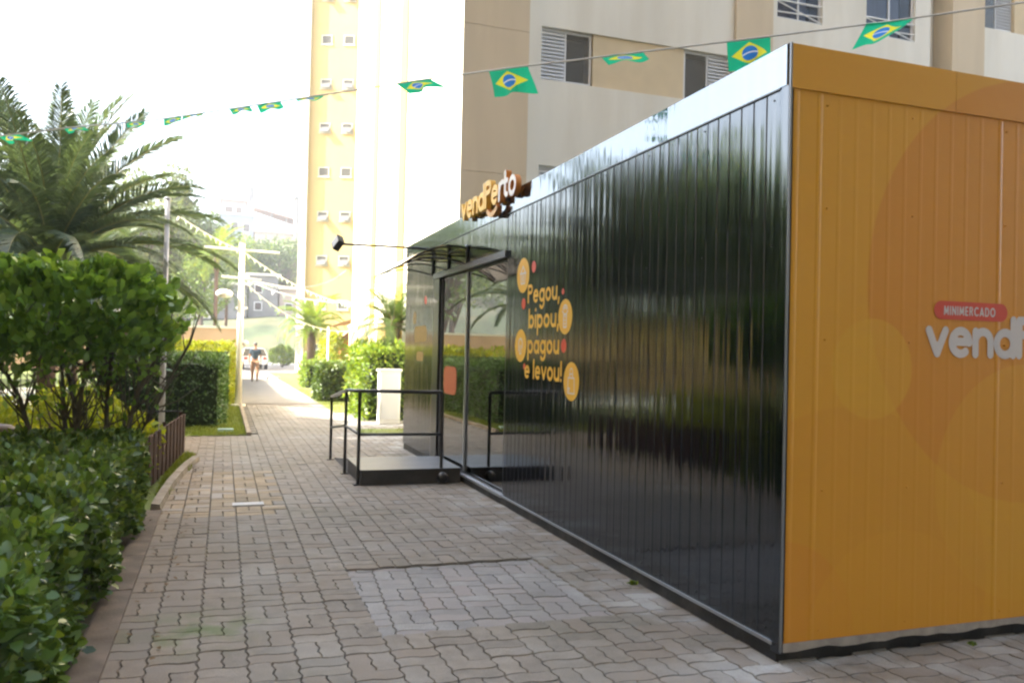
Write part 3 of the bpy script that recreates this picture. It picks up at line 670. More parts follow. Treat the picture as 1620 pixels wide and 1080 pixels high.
def shutter_window(xa, xb, z0, z1, flip, yf=15.40, full=True):
    w = .10; xm = xa+(xb-xa)*.5
    sx = (xa, xm) if not flip else (xm, xb); px = (xm, xb) if not flip else (xa, xm)
    b = MB(); t = .045; y0, y1 = yf+.09, yf+.15
    b.box(xa, xa+t, y0, y1, z0, z1); b.box(xb-t, xb, y0, y1, z0, z1); b.box(xa+t, xb-t, y0, y1, z1-t, z1); b.box(xa+t, xb-t, y0, y1, z0, z0+t); b.box(xm-.02, xm+.02, y0, y1, z0+t, z1-t)
    f = b.put('window', m_pvc, apt)
    b = MB(); b.mi(0)
    s0, s1 = sx[0]+.03, sx[1]-.03; nl = 13; dz = (z1-z0-2*t)/nl
    for i in range(nl):
        za = z0+t+i*dz; b.add([(s0, y0-.03, za), (s1, y0-.03, za), (s1, y0+.02, za+dz*.85), (s0, y0+.02, za+dz*.85), (s0, y0-.022, za-.012), (s1, y0-.022, za-.012)], [(0, 1, 2, 3), (4, 5, 1, 0)])
    b.box(s0, s1, y0+.03, y0+.04, z0+t, z1-t)
    b.put('louvre_shutter', m_pvc, f)
    MB().box(px[0]+.03, px[1]-.03, y0+.02, y0+.026, z0+t, z1-t).put('pane', m_wglass, f)
    MB().box(px[0]-.02, px[1]+.02, yf+.5, yf+.52, z0-.1, z1+.1).put('curtain', m_rdark, f)
    b = MB(); n = 14; p0, p1 = px[0]+.04, px[1]-.04; hh = z1-z0-2*t
    for i in range(-n, n):            # net
        a = i/n
        for sg in (1, -1):
            u0, u1 = (a, a+1); 
            c0, c1 = max(0, u0), min(1, u1)
            if c1 <= c0: continue
            v0, v1 = (c0-u0), (c1-u0)
            if sg < 0: v0, v1 = 1-v0, 1-v1
            q0 = (p0+(p1-p0)*c0, y0+.005, z0+t+hh*v0); q1 = (p0+(p1-p0)*c1, y0+.005, z0+t+hh*v1)
            e = .003; b.quad((q0[0]-e, q0[1], q0[2]), (q0[0]+e, q0[1], q0[2]), (q1[0]+e, q1[1], q1[2]), (q1[0]-e, q1[1], q1[2]))
    b.put('safety_net', m_net, f)
for z in ZB:
    zt = z+1.08
    if z < 9 or True:
        MB().box(7.03, 9.16, 15.44, 15.9, z, zt).put('tan_band', m_tan2, apt)
    MB().box(5.842, 10.38, 15.40, 16.0, zt, z+2.8).put('wall_panel', m_cream, apt)
    MB().box(7.012, 7.028, 15.46, 15.9, z, zt).put('reveal', m_cream, apt) if False else None
    if 4 < z < 14:
        shutter_window(5.86, 7.01, z+.01, zt-.01, False); shutter_window(9.18, 10.36, z+.01, zt-.01, True)
        for (a, c) in ((5.85, 7.02), (9.17, 10.37)): MB().box(a, c, 15.93, 16.09, z-.2, zt+.2).put('room_back', m_rdark, apt)
MB().box(10.39, 11.34, 15.33, 16.0, 0, HT).put('tan_column', m_tan, apt)
for z in [9.2+2.8*k for k in range(-3, 9)]:
    for (xa, xb) in ((11.50, 12.72), (13.98, 15.42)):
        if 6 < z < 14:
            b = MB(); t = .05; y0, y1, z1 = 15.47, 15.53, z+1.38
            b.box(xa, xa+t, y0, y1, z, z1); b.box(xb-t, xb, y0, y1, z, z1); b.box(xa+t, xb-t, y0, y1, z1-t, z1); b.box(xa+t, xb-t, y0, y1, z, z+t); b.box((xa+xb)/2-.02, (xa+xb)/2+.02, y0, y1, z+t, z1-t); b.box(xa+t, xb-t, y0+.01, y1-.01, z+.42, z+.46)
            f = b.put('window', m_pvc, apt)
            MB().box(xa+t, xb-t, y0+.03, y0+.035, z+t, z1-t).put('pane', m_wglass, f)
            MB().box(xa, xb-.25, y0+.2, y0+.22, z-.0, z1).put('curtain', m_curtain, f)
            MB().box(xa, xb, y0+.4, y0+.42, z-.0, z1).put('room_back', m_rdark, f)
            b = MB()
            for (u0, v0, u1, v1) in ((0, .38, 1, .02), (0, .14, 1, .18), (0, .40, 1, .42)):
                b.tube([(xa+(xb-xa)*u0, y0-.05, z+v0), (xa+(xb-xa)*u1, y0-.05, z+v1)], .014, 6)
            b.put('guard_bars', m_white, f)
    MB().box(11.345, 15.9, 15.40, 16.0, z+1.38, z+2.8).put('wall_panel', m_cream, apt)
    for (a, c) in ((11.345, 11.49), (12.73, 13.97), (15.43, 15.9)): MB().box(a, c, 15.402, 16.0, z+.0, z+1.38).put('wall_panel', m_cream, apt)
MB().box(15.905, 16.5, 15.9, 16.09, 0, HT).put('recess_wall', m_cream, apt)
MB().box(16.52, 17.55, 15.33, 16.09, 0, HT).put('tan_column', m_tan, apt)
for z in [9.9+2.8*k for k in range(-3, 9)]:
    MB().box(17.57, 31, 15.40, 16.0, z-1.72, z).put('wall_panel', m_cream, apt); MB().box(18.62, 31, 15.404, 16.0, z, z+1.08).put('wall_panel', m_tan2, apt)
    if 8 < z < 12: shutter_window(17.58, 18.6, z, z+1.08, True); MB().box(17.57, 18.62, 15.93, 16.09, z-.2, z+1.3).put('room_back', m_rdark, apt)

# ---------------------------------------------------------------- far tower
tw = thing('apartment_tower', 'distant sunlit yellow tower with stacked pairs of small square windows', 'building', (4.77, 53, 0), R(-20))
def tput(b, name, m, par=None): return link(name, b.mesh(name, m), par or tw)
tput(MB().box(0, 16, 0, 10, 0, 42), 'wall', mat('tower_yellow_render', (.50, .38, .17), .9, .05, .5))
tput(MB().box(-.45, -.003, -.25, 2, 0, 42), 'corner_pier', m_ivory)
wn = MB(); t = .06
wn.box(-.34, -.34+t, -.03, .02, -.3, .3); wn.box(.34-t, .34, -.03, .02, -.3, .3); wn.box(-.34+t, .34-t, -.03, .02, .3-t, .3); wn.box(-.34+t, .34-t, -.03, .02, -.3, -.3+t); wn.box(-.38, .38, -.05, .0, -.36, -.3)
wme = wn.mesh('window', mat('tower_window_frame', (.5, .48, .42), .6)); pme = MB().box(-.28, .28, -.012, -.004, -.24, .24).mesh('pane', mat('far_pane', (.10, .10, .09), .3)); sme = MB().add([(-.28, -.22, -.28), (.28, -.22, -.28), (.28, -.02, .05), (-.28, -.02, .05)], [(0, 1, 2, 3)]).mesh('tilted_sash', mat('sash_pale', (.13, .13, .12), .3))
for k in range(0, 15):
    for x in (.98, 2.38):
        w = link('window', wme, tw, (x, 0, 1.5+2.77*k)); link('pane', pme, w); 
        if k % 3 != 1: link('tilted_sash', sme, w)
# ---------------------------------------------------------------- unseen towers added beside and behind the photographer to shade the near area
def block(name, x0, x1, y0, y1, h, label, loc):
    r = thing(name, label, 'building', loc)
    MB().box(x0, x1, y0, y1, 0, h).put('wall', m_tan, r); MB().box(x0-.2, x1+.2, y0-.2, y1+.2, h, h+.6).put('roof', m_cream, r)
    b = MB()
    for z in np.arange(1.5, h-2, 2.8):
        for y in np.arange(y0+2, y1-2, 4.0): b.box(x1-.01, x1+.03, y, y+1.2, z, z+1.2)
        for x in np.arange(x0+2, x1-2, 4.0): b.box(x, x+1.2, y1-.01, y1+.03, z, z+1.2)
    b.put('windows', m_rdark, r); return r
block('shade_tower', -28, -10.5, -22, 16.2, 42, 'unseen tall tan tower left of the path, placed to shade the near ground', (-19, -4, 0))
block('shade_tower', -10, 30, -28, -8, 40, 'unseen wide tan tower added behind the photographer to cut the sky light', (6, -20, 0))
gh = thing('pool_house', 'low yellow building with flat roof beyond the hedges on the left', 'building', (-13, 32, 0))
MB().box(-16, -10.0, 27, 40, 0, 3.0).put('wall', m_yell, gh); MB().box(-16.4, -9.6, 26.6, 40.4, 3.0, 3.2).put('roof', m_ivory, gh)
for y in (29, 33, 37): MB().box(-10.02, -9.97, y, y+1.2, 1.0, 2.1).put('window', m_rdark, gh)

# ---------------------------------------------------------------- foliage makers
def box_leaves(x0, x1, y0, y1, z0, z1, n, depth=.12, bulge=.05):
    ar = np.array([(y1-y0)*(z1-z0), (y1-y0)*(z1-z0), (x1-x0)*(z1-z0), (x1-x0)*(z1-z0), (x1-x0)*(y1-y0)*1.2]); f = RNG.choice(5, n, p=ar/ar.sum()); u = RNG.random((n, 2))
    P = np.zeros((n, 3)); Nn = np.zeros((n, 3))
    lo = np.array([x0, y0, z0]); sz = np.array([x1-x0, y1-y0, z1-z0])
    for k, (ax, sd_, a, c) in enumerate(((0, 0, 1, 2), (0, 1, 1, 2), (1, 0, 0, 2), (1, 1, 0, 2), (2, 1, 0, 1))):
        q = f == k; P[q, ax] = sd_; P[q, a] = u[q, 0]; P[q, c] = u[q, 1]; Nn[q, ax] = 2*sd_-1
    P = lo+P*sz
    w = sum(np.sin(P[:, [0]]*a+P[:, [1]]*b_+P[:, [2]]*c_+d) for a, b_, c_, d in ((5, 3, 2, 0), (2, 7, 5, 1), (9, 4, 8, 2), (13, 11, 15, 3)))/4
    dep = RNG.exponential(depth*.45, (n, 1)); P = P+Nn*(w*bulge*1.6-dep+RNG.normal(0, .012, (n, 1)))
    # round the upper edges
    D = unit(Nn*.75+rnd(n, .55)+[0, 0, .35]); NN = unit(Nn+rnd(n, .5)+[0, 0, .55])
    return P, D, NN
def core_fill(root, x0, x1, y0, y1, z0, z1, ins=.13):
    b = MB(); b.box(x0+ins, x1-ins, y0+ins, y1-ins, z0, z1-ins); b.put('core_box', mat_core, root)  # solid dark box inside the leaves, keeps the hedge from being see-through
mat_core = mat('hedge_core_green', (.03, .045, .016), .95, .5, 14, 1, 30)
def hedge(name, label, x0, x1, y0, y1, z1, n, size, m, parts=0, mo=None, group=None, tmpl=LEAF, cat='hedge', bulge=.05, depth=.14):
    r = thing(name, label, cat, ((x0+x1)/2, (y0+y1)/2, 0), 0, group); base = np.array(r.location)
    P, D, Nn = box_leaves(x0, x1, y0, y1, .03, z1, n, depth, bulge); sz = size*RNG.uniform(.65, 1.2, n)
    mask = np.ones(n, bool)
    if parts: mask = leaf_parts(r, P, D, Nn, sz, tmpl, mo, parts)
    stuffpart(scatter('foliage', P[mask], D[mask], Nn[mask], sz[mask], tmpl, m, base), 'foliage', r)
    core_fill(r, x0, x1, y0, y1, 0, z1); return r
hedge('clipped_hedge', 'dense dark green broadleaf hedge filling the near left corner beside the kerb', -3.2, -.68, 2.2, 8.45, .76, 42000, .064, l_hedge, 300, l_hedge_o, bulge=.06)
hedge('clipped_hedge', 'shaded box-shaped hedge behind the slim grey pole', -2.3, .05, 17.0, 22.5, 1.34, 14000, .085, l_hedge2, bulge=.05, tmpl=SIMPLE)
hedge('golden_hedge', 'bright yellow-green hedge running behind the shaded box hedge', -2.6, .3, 23.0, 42, 1.55, 9000, .16, l_gold, tmpl=SIMPLE, bulge=.1)
hedge('clipped_hedge', 'tall bright shrubby hedge growing behind the white utility box', 2.95, 4.05, 18.2, 20.4, 1.62, 7000, .11, l_brt, tmpl=SIMPLE, bulge=.12)
hedge('clipped_hedge', 'low block hedge in the sun beyond the handrail', 2.7, 4.1, 24.6, 26.2, 1.05, 6000, .12, l_mid, tmpl=SIMPLE, bulge=.08)
hedge('clipped_hedge', 'small block hedge with paler leaves beyond the low block hedge', 3.0, 5.0, 33, 34.6, .95, 3500, .13, l_brt, tmpl=SIMPLE, bulge=.1)
hedge('clipped_hedge', 'pale sunlit hedge beside the far path under the tower', 3.9, 6.6, 41, 43, 1.2, 3500, .17, l_brt, tmpl=SIMPLE, bulge=.12)
hedge('clipped_hedge', 'upright dark green clipped shrub near the parked cars', 5.0, 6.1, 56, 57.2, 1.9, 1800, .2, l_mid, tmpl=SIMPLE, bulge=.1)
def blob(name, label, c, rx, ry, rz_, n, size, m, cat='shrub', group=None, lift=0, tmpl=SIMPLE, stems=True):
    r = thing(name, label, cat, (c[0], c[1], 0), 0, group)
    U = unit(rnd(n)); U[:, 2] = np.where(U[:, 2] < -.55, -U[:, 2], U[:, 2])
    w = 1+.13*sum(np.sin(U@np.array(k)*5+p) for k, p in (((1, 2, .5), 0), ((-2, 1, 1), 2), ((.4, -1, 2.2), 4)))/1.5
    rad = w*(1-RNG.exponential(.10, n)); P = np.array(c)+U*np.array([rx, ry, rz_])*rad[:, None]; P[:, 2] = np.maximum(P[:, 2], .02)
    D = unit(U*.7+rnd(n, .55)+[0, 0, .3]); N_ = unit(U+rnd(n, .5)+[0, 0, .4])
    stuffpart(scatter('foliage', P, D, N_, size*RNG.uniform(.6, 1.25, n), tmpl, m, (c[0], c[1], 0)), 'foliage', r)
    b = MB()
    for i in range(5):
        a = 2*pi*i/5; b.tube([(c[0]+.03*cos(a), c[1]+.03*sin(a), 0), (c[0]+rx*.4*cos(a), c[1]+ry*.4*sin(a), c[2])], [.02+rx*.02, .01], 5)
    b.put('stems', m_stem, r); return r
GS = 'golden shrubs between the near hedge and the trees'
for i, (x, y, s, lb) in enumerate(((-1.2, 10.4, .5, 'yellow-green feathery shrub directly behind the brown fence panel'), (-1.75, 11.8, .6, 'larger golden shrub behind the fence and left of the grey pole'), (-2.6, 10.6, .55, 'golden shrub between the palm trunks and the near hedge'), (-3.0, 12.6, .5, 'golden shrub left of the palm trunk near the railing'))):
    blob('golden_shrub', lb, (x, y, s*.75), s, s, s*.9, 2600, .085, l_gold, group=GS)
blob('round_bush', 'small round clipped bush between the two parked cars', (4.35, 66, .75), .95, .95, .8, 2500, .16, l_brt, 'bush')
blob('flowering_shrub', 'loose pale green shrub beside the red post near the tower', (4.45, 35.8, 1.1), .55, .55, 1.1, 1300, .15, l_gold)
blob('shrub', 'rounded mid green shrub in front of the tower entrance', (6.4, 45, .9), 1.2, .9, .9, 1500, .16, l_mid)
blob('shrub', 'low bright shrub at the right edge of the sunlit path', (3.95, 36.5, .5), .7, .7, .55, 1200, .12, l_brt)
# topiary tree with large round leaves
tp = thing('topiary_tree', 'multi-stemmed small tree with flat-topped crown of large rounded glossy leaves', 'tree', (-1.15, 8.55, 0))
n = 4300; U = unit(rnd(n)); U[:, 2] = np.where(U[:, 2] < -.7, -U[:, 2], U[:, 2]); rr = (1-RNG.exponential(.13, n))
sq = lambda a, p: np.sign(a)*np.abs(a)**p
w = 1+.09*np.sin(U@np.array([3, 5, 2.])*2+1)+.07*np.sin(U@np.array([-6, 4, 5.])*2)
P = np.array([-1.36, 8.6, 1.88])+np.stack([sq(U[:, 0], .8)*.90, sq(U[:, 1], .8)*.85, sq(U[:, 2], .75)*.40+np.where(U[:, 2] < 0, .10*U[:, 2], 0)], 1)*(rr*w)[:, None]
D = unit(U*[.8, .8, .3]+rnd(n, .4)+[0, 0, .75]); N_ = unit(U+rnd(n, .4)+[0, 0, .5]); sz = .125*RNG.uniform(.6, 1.15, n)
n2 = 1500; P2 = np.stack([RNG.uniform(-2.2, -.55, n2), RNG.uniform(7.9, 9.3, n2), 1.62-RNG.exponential(.13, n2)], 1); D2 = unit(rnd(n2)+[0, 0, -.2])
P = np.vstack([P, P2]); D = np.vstack([D, D2]); N_ = np.vstack([N_, unit(rnd(n2)+[0, 0, .8])]); sz = np.concatenate([sz, .10*RNG.uniform(.5, 1.1, n2)])
mask = leaf_parts(tp, P, D, N_, sz, BIG, l_top_o, 300)
stuffpart(scatter('foliage', P[mask], D[mask], N_[mask], sz[mask], BIG, l_top, np.array(tp.location)), 'foliage', tp)
for i, (bx, by, dx, dy) in enumerate(((-1.45, 8.5, -.55, .1), (-1.35, 8.6, -.1, .2), (-1.3, 8.55, .15, -.2), (-1.05, 8.6, .05, .15), (-.98, 8.55, .45, 0), (-.92, 8.65, .6, .25), (-1.2, 8.7, -.3, .4))):
    k1 = Vector((bx, by, 0)); pp = [k1, k1+Vector((dx*.15+random.uniform(-.04, .04), dy*.2, .5)), k1+Vector((dx*.5, dy*.5, 1.05+random.uniform(-.1, .1))), k1+Vector((dx*1.0, dy, 1.6)), k1+Vector((dx*1.15, dy*1.1, 1.9))]
    b = MB(); b.tube(pp, [.028, .024, .02, .013, .006], 7)
    for q in range(7):
        s0 = pp[2].lerp(pp[3], random.random()); e = s0+Vector((random.uniform(-.4, .4), random.uniform(-.3, .3), random.uniform(.15, .45))); b.tube([s0, (s0+e)/2+Vector((0, 0, -.04)), e], [.008, .006, .003], 4)
    for q in range(12):
        s0 = pp[1].lerp(pp[2], random.random()); e = s0+Vector((random.uniform(-.35, .35)+dx*.3, random.uniform(-.3, .3), random.uniform(.35, .8))); b.tube([s0, s0.lerp(e, .4)+Vector((random.uniform(-.06, .06), 0, -.06)), e], [.010, .007, .003], 4)
    b.put('stem', m_stem, tp, True)

# ---------------------------------------------------------------- palms
def frond_mesh(L, droop, nleaf, lw, ll, seed, m=None, up=.5, vee=.35):
    rg = np.random.default_rng(seed); t = np.linspace(0, 1, nleaf+1)
    # rachis in XZ plane starting along +X
    ang = up-droop*t**1.6; ds = L/nleaf; xs = np.concatenate([[0], np.cumsum(np.cos(ang[:-1])*ds)]); zs = np.concatenate([[0], np.cumsum(np.sin(ang[:-1])*ds)])
    V = []; Fq = []; mi = []
    b = MB(); b.mi(0); idx = np.linspace(0, nleaf, 12).astype(int)
    b.tube([(xs[i], 0, zs[i]) for i in idx], [max(.004, .022*(1-i/nleaf*.85))*L/3.5 for i in idx], 5)
    b.mi(1)
    for i in range(int(nleaf*.10), nleaf+1):
        tt = i/nleaf; l = ll*(1.0-.72*abs(tt-.45)**1.5*2.2)*rg.uniform(.85, 1.1); a = ang[min(i, nleaf-1)]
        fwd = np.array([cos(a), 0, sin(a)]); upv = np.array([-sin(a), 0, cos(a)])
        for s in (-1, 1):
            fo = .45+.45*tt+rg.normal(0, .06); side = np.array([0, s, 0])
            d = fwd*sin(fo)+(side*cos(vee)+upv*sin(vee)*(1-.5*tt))*cos(fo); d += rg.normal(0, .05, 3)
            p0 = np.array([xs[i], 0, zs[i]]); p1 = p0+d*l*.55; p2 = p0+d*l+np.array([0, 0, -l*.16]); wv = fwd*lw/2+upv*lw*.15*s
            b.add([p0-wv*.6, p0+wv*.6, p1+wv, p1-wv, p2], [(0, 1, 2, 3), (3, 2, 4)])
    return b.mesh('frond', [m_rachis, m or l_palm])
def palm(name, label, loc, h, L, nfr, tr, seed, m=None, nleaf=60, lw=.028, ll=.42, group=None, vs=5, arch=False, trunkbulge=1.35):
    r = thing(name, label, 'palm', loc, 0, group); rg = random.Random(seed)
    dr_, up_ = ((1.1, 1.5, 1.8, 2.0, 2.0), (1.25, .95, .65, .35, 0)) if arch else ((.55, .8, 1.0, 1.15, 1.2), (1.4, 1.1, .8, .45, .12))
    ms = [frond_mesh(L, dr_[k], nleaf, lw, ll, seed+k, m, up_[k]) for k in range(vs)]
    b = MB(); n = 22
    for i in range(n):
        z0, z1 = h*i/n, h*(i+1)/n; b.tube([(loc[0], loc[1], z0), (loc[0], loc[1], z1*.98+z0*.02)], [tr*(1.0 if i < n-3 else trunkbulge)*(.93+.02*(i % 3)), tr*(1.0 if i < n-3 else trunkbulge)*1.06], 10, i == n-1)
    b.put('trunk', m_palmbark, r)
    for i in range(nfr):
        t = i/nfr; k = min(vs-1, int(t*vs)); az = i*2.39996+rg.uniform(-.2, .2)
        o = link('frond', ms[k], r, (.05*cos(az), .05*sin(az), h+.12-.22*t), (rg.uniform(-.25, .25), rg.uniform(-.12, .12), az), (rg.uniform(.82, 1.08),)*3)
    b = MB()
    for i in range(26):
        a = i*2.4; b.tube([(loc[0]+tr*.7*cos(a), loc[1]+tr*.7*sin(a), h-.25+.012*i), (loc[0]+tr*2.0*cos(a), loc[1]+tr*2.0*sin(a), h+.05+.012*i)], [.035*tr/.15, .018*tr/.15], 5)
    b.put('frond_bases', m_palmbark, r); return r
palm('palm_tree', 'large feathery date palm with thick trunk at the far left', (-2.95, 16.6, 0), 3.0, 3.2, 84, .15, 3, nleaf=125, lw=.030, ll=.56)
palm('palm_tree', 'second date palm with paler trunk just behind the large one', (-3.75, 24.4, 0), 3.1, 2.9, 34, .14, 11, nleaf=95, lw=.034, ll=.45)
m_lp2 = l_brt
palm('dwarf_palm', 'small palm with reddish trunk rising out of the tall hedge by the container', (3.80, 19.4, 0), 2.15, 1.25, 44, .12, 21, l_mid, 60, .016, .28, arch=True, vs=5)
palm('dwarf_palm', 'small palm in front of the tower by the far path', (3.9, 39.5, 0), 2.5, 1.9, 44, .2, 31, l_brt, 50, .03, .42, arch=True)
palm('slim_palm', 'slim pale-trunked palm in the distance left of the white lamp post', (-.55, 60, 0), 7.6, 2.6, 30, .13, 41, l_brt, 30, .05, .6, arch=True)
palm('slim_palm', 'shorter slim palm on the slope behind the boundary wall', (.2, 75, 0), 6.0, 2.0, 20, .13, 51, l_mid, 26, .05, .5, arch=True)

# ---------------------------------------------------------------- broadleaf trees
def tree(label, x, y, h, cr, n, leaf, m, trunk_h=None, seed=1, group=None, name='broadleaf_tree', base=0., squash=1., clumps=22):
    rg = np.random.default_rng(seed); r = thing(name, label, 'tree', (x, y, base), 0, group); th_ = trunk_h or h*.35
    cc = np.array([x, y, base+th_+(h-th_)*.5]); rz_ = (h-th_)/2
    K = unit(rg.normal(0, 1, (clumps, 3)))*rg.uniform(.35, .95, (clumps, 1)); K = K*[cr, cr, rz_*squash]; kr = rg.uniform(.28, .5, clumps)*min(cr, rz_)*1.05
    ci = rg.integers(0, clumps, n); U = unit(rg.normal(0, 1, (n, 3))); rad = kr[ci]*(1-rg.exponential(.18, n))
    P = cc+K[ci]+U*rad[:, None]*[1, 1, .8]; D = unit(U+rg.normal(0, .6, (n, 3))); N_ = unit(U+rg.normal(0, .4, (n, 3))+[0, 0, .6])
    b = MB(); b.tube([(x, y, base), (x+.05*cr, y, base+th_*.6), (x, y, base+th_+rz_)], [h*.022+.03, h*.017+.02, h*.008], 8); tr = b.put('trunk', m_bark, r)
    b = MB()
    for k in range(clumps): b.tube([(x, y, base+th_*rg.uniform(.75, 1.2)), tuple(cc+K[k]*.5-[0, 0, rz_*.15]), tuple(cc+K[k])], [h*.009+.01, h*.005+.01, .01], 5, False)
    b.put('limbs', m_bark, r)
    stuffpart(scatter('crown', P, D, N_, leaf*rg.uniform(.6, 1.3, n), SIMPLE, m, (x, y, base)), 'crown', r); return r
TG = 'trees shading the path from the left'
row = [(-7.6, 17.6, 6.6, 2.3), (-8.2, 21.0, 7.6, 2.7), (-9.2, 25.0, 8.6, 3.0), (-14, 20, 8, 3.0), (-18.5, 35, 9.5, 3.6), (-13, 44, 9.5, 3.4), (-22, 46, 11, 4), (-7.6, 28.5, 6.5, 2.4)]
for i, (x, y, h, cr) in enumerate(row):
    tree(('leafy tree %s of the row shading the path from the left' % ('nearest the tower', 'in the middle', 'beside the pool house', 'set well back', 'behind the pool house', 'past the pool house', 'tallest and farthest', 'lowest and bushiest')[i]), x, y, h, cr, 4200, .26, l_brt if i % 2 else l_mid, seed=100+i, group=TG)
far = [(-6.2, 62, 13.4, 3.6, l_far, 'tall rounded pale tree rising behind the large palm'), (-4.6, 66, 16.2, 2.3, l_far, 'tallest thin tree with a rounded top left of the sky gap'), (-9.5, 58, 12, 3.8, l_mid, 'dense green tree at the far left edge behind the palms'), (-2.2, 84, 15.5, 2.6, l_mid, 'dark cone-like tree beside the hillside house'), (-3.4, 72, 10, 3.6, l_brt, 'sunlit yellow-green tree behind the boundary wall'), (-13.5, 70, 15, 5, l_mid, 'wide dark tree behind the palms'),
       (2.2, 109, 9.0, 4.0, l_brt, 'light green tree at the foot of the hillside house'), (7.0, 110, 9.5, 4.6, l_mid, 'broad green tree left of the tower'), (10.5, 118, 13, 4.0, l_far, 'tall tree on the slope touching the tower edge'), (4.6, 113, 8.5, 4.5, l_mid, 'shaded tree between the slope and the houses'), (-3, 108, 12, 5, l_far, 'hazy tree on the slope behind the palm fronds'), (-10, 108, 12, 6, l_mid, 'broad tree on the slope at far left'), (13.5, 108, 9, 4, l_brt, 'bright tree mostly hidden behind the tower')]
for i, (x, y, h, cr, m, lb) in enumerate(far): tree(lb, x, y, h, cr, 4200 if i < 6 else 4800, .36, m, seed=200+i, trunk_h=h*.3, base=6.0 if y > 100 else 0.)

# ---------------------------------------------------------------- hillside
xs_ = np.linspace(-160, 160, 41); prof_y = [(84, -.05), (87, .3), (95, 5.0), (112, 6.2), (150, 17), (175, 20.5), (300, 24), (420, 10)]
V = [(x, y, z+(.8*sin(x*.09+y*.05)+.5*sin(x*.21) if z > 1 else 0)) for (y, z) in prof_y for x in xs_]; n = len(xs_)
struct(MB().add(V, [(j*n+i, j*n+i+1, (j+1)*n+i+1, (j+1)*n+i) for j in range(len(prof_y)-1) for i in range(n-1)]).put('hill', mat('slope_grass', (.045, .065, .028), .95, .35, .5, dirt=((.14, .12, .06), .3, .6)), None, True))
# low forest of the hill
n = 26000; ya = RNG.uniform(118, 172, n); xa = RNG.uniform(-45, 45, n); zz_ = np.interp(ya, [p[0] for p in prof_y], [p[1] for p in prof_y])
hump = 2.4+1.8*np.sin(xa*.5+ya*.2)*np.sin(ya*.45)+RNG.normal(0, .7, n); P = np.stack([xa, ya, zz_+np.maximum(.2, hump)], 1)
P = P[~((xa > -4) & (xa < 18) & (ya > 148))]; n = len(P)
o = link('hillside_woodland', scatter('hillside_woodland', P, unit(rnd(n)), unit(rnd(n, .4)+[0, -.4, 1]), RNG.uniform(.5, 1.1, n), SIMPLE, l_far)); tag(o, 'low green woodland covering the far hillside', 'woodland', kind='stuff')
def house(label, x0, x1, y0, y1, z0, z1, mw, roof=None, wins=(), group=None, name='hillside_house', rz=0):
    r = thing(name, label, 'house', ((x0+x1)/2, (y0+y1)/2, z0), 0, group)
    MB().box(x0, x1, y0, y1, z0, z1).put('wall', mw, r)
    MB().box(x0-.3, x1+.3, y0-.3, y1+.3, z1, z1+.25).put('roof', roof or m_cream, r)
    for (wx, wz, ww, wh) in wins:
        f = MB().box(wx, wx+ww, y0-.05, y0+.0, wz, wz+wh).put('window', m_pvc, r); MB().box(wx+.1, wx+ww-.1, y0-.08, y0-.052, wz+.1, wz+wh-.1).put('pane', m_rdark, f)
    return r
m_blue = mat('pale_blue_render', (.26, .31, .42), .9, .1, .5); m_grey = mat('grey_blockwork', (.2, .2, .2), .9, .2, .8); m_pink = mat('pale_pink_render', (.45, .36, .31), .9, .1, .5); m_tile = mat('roof_tile', (.25, .13, .09), .9, .25, 2)
house('large pale blue hillside house under its terrace', -1.2, 4.9, 165, 175, 12, 26.3, m_blue, m_cream, ((.9, 23.4, 1.3, 1.6), (3.0, 23.2, 1.3, 1.6), (2.6, 15, .7, .9)))
house('small rooftop room with dark windows on the blue house', -1.0, 3.6, 168, 173, 26.6, 29.4, m_grey, m_tile, ((-.4, 27, 1.6, 1.4), (1.6, 27, 1.3, 1.4)))
house('narrow chimney-like water tower beside the blue house', 4.0, 5.0, 166, 167, 18, 32, m_grey)
r = house('pink house with open dark roofed terrace on the hilltop', 5.2, 13.6, 164, 174, 10, 23.2, m_pink, m_pink, ((6.5, 18, 1.2, 1.3), (10, 18, 1.2, 1.3)))
b = MB()
for x in (5.4, 8.1, 10.8, 13.4): b.box(x, x+.25, 164.3, 164.55, 23.45, 27.0)
b.put('terrace_post', m_grey, r)
MB().add([(5.0, 163.6, 27.6), (14, 163.6, 25.6), (14, 174, 26.0), (5.0, 174, 28.6), (5.0, 163.6, 27.9), (14, 163.6, 25.9), (14, 174, 26.3), (5, 174, 28.9)], [(0, 3, 2, 1), (4, 5, 6, 7), (0, 1, 5, 4), (1, 2, 6, 5), (2, 3, 7, 6), (3, 0, 4, 7)]).put('terrace_roof', m_tile, r)
house('slim grey building at the tower edge on the hilltop', 12.2, 14.5, 158, 163, 20, 29.2, m_grey, m_grey)
GB = 'concrete buildings on top of the grass slope'
for i, (x0, x1, h, m, lb) in enumerate(((-14, -6.5, 9.6, m_pink, 'leftmost pale building above the grass slope'), (-6.2, -1.4, 9.0, m_cream, 'cream two storey building above the grass slope'), (-1.2, 2.4, 8.4, m_grey, 'grey building above the slope left of the lamp post'), (2.6, 5.8, 9.6, m_grey, 'dark grey building above the slope right of the lamp post'), (6.0, 9.6, 8.2, m_pink, 'low pinkish building above the slope next to the tower'))):
    house(lb, x0, x1, 97+.4*i, 104, 4.5, h, m, None, [(x0+.6+1.5*k, 5.6+2.0*j, .9, 1.0) for k in range(int((x1-x0-1)/1.5)) for j in range(2 if h > 9 else 1)], GB, 'slope_building')

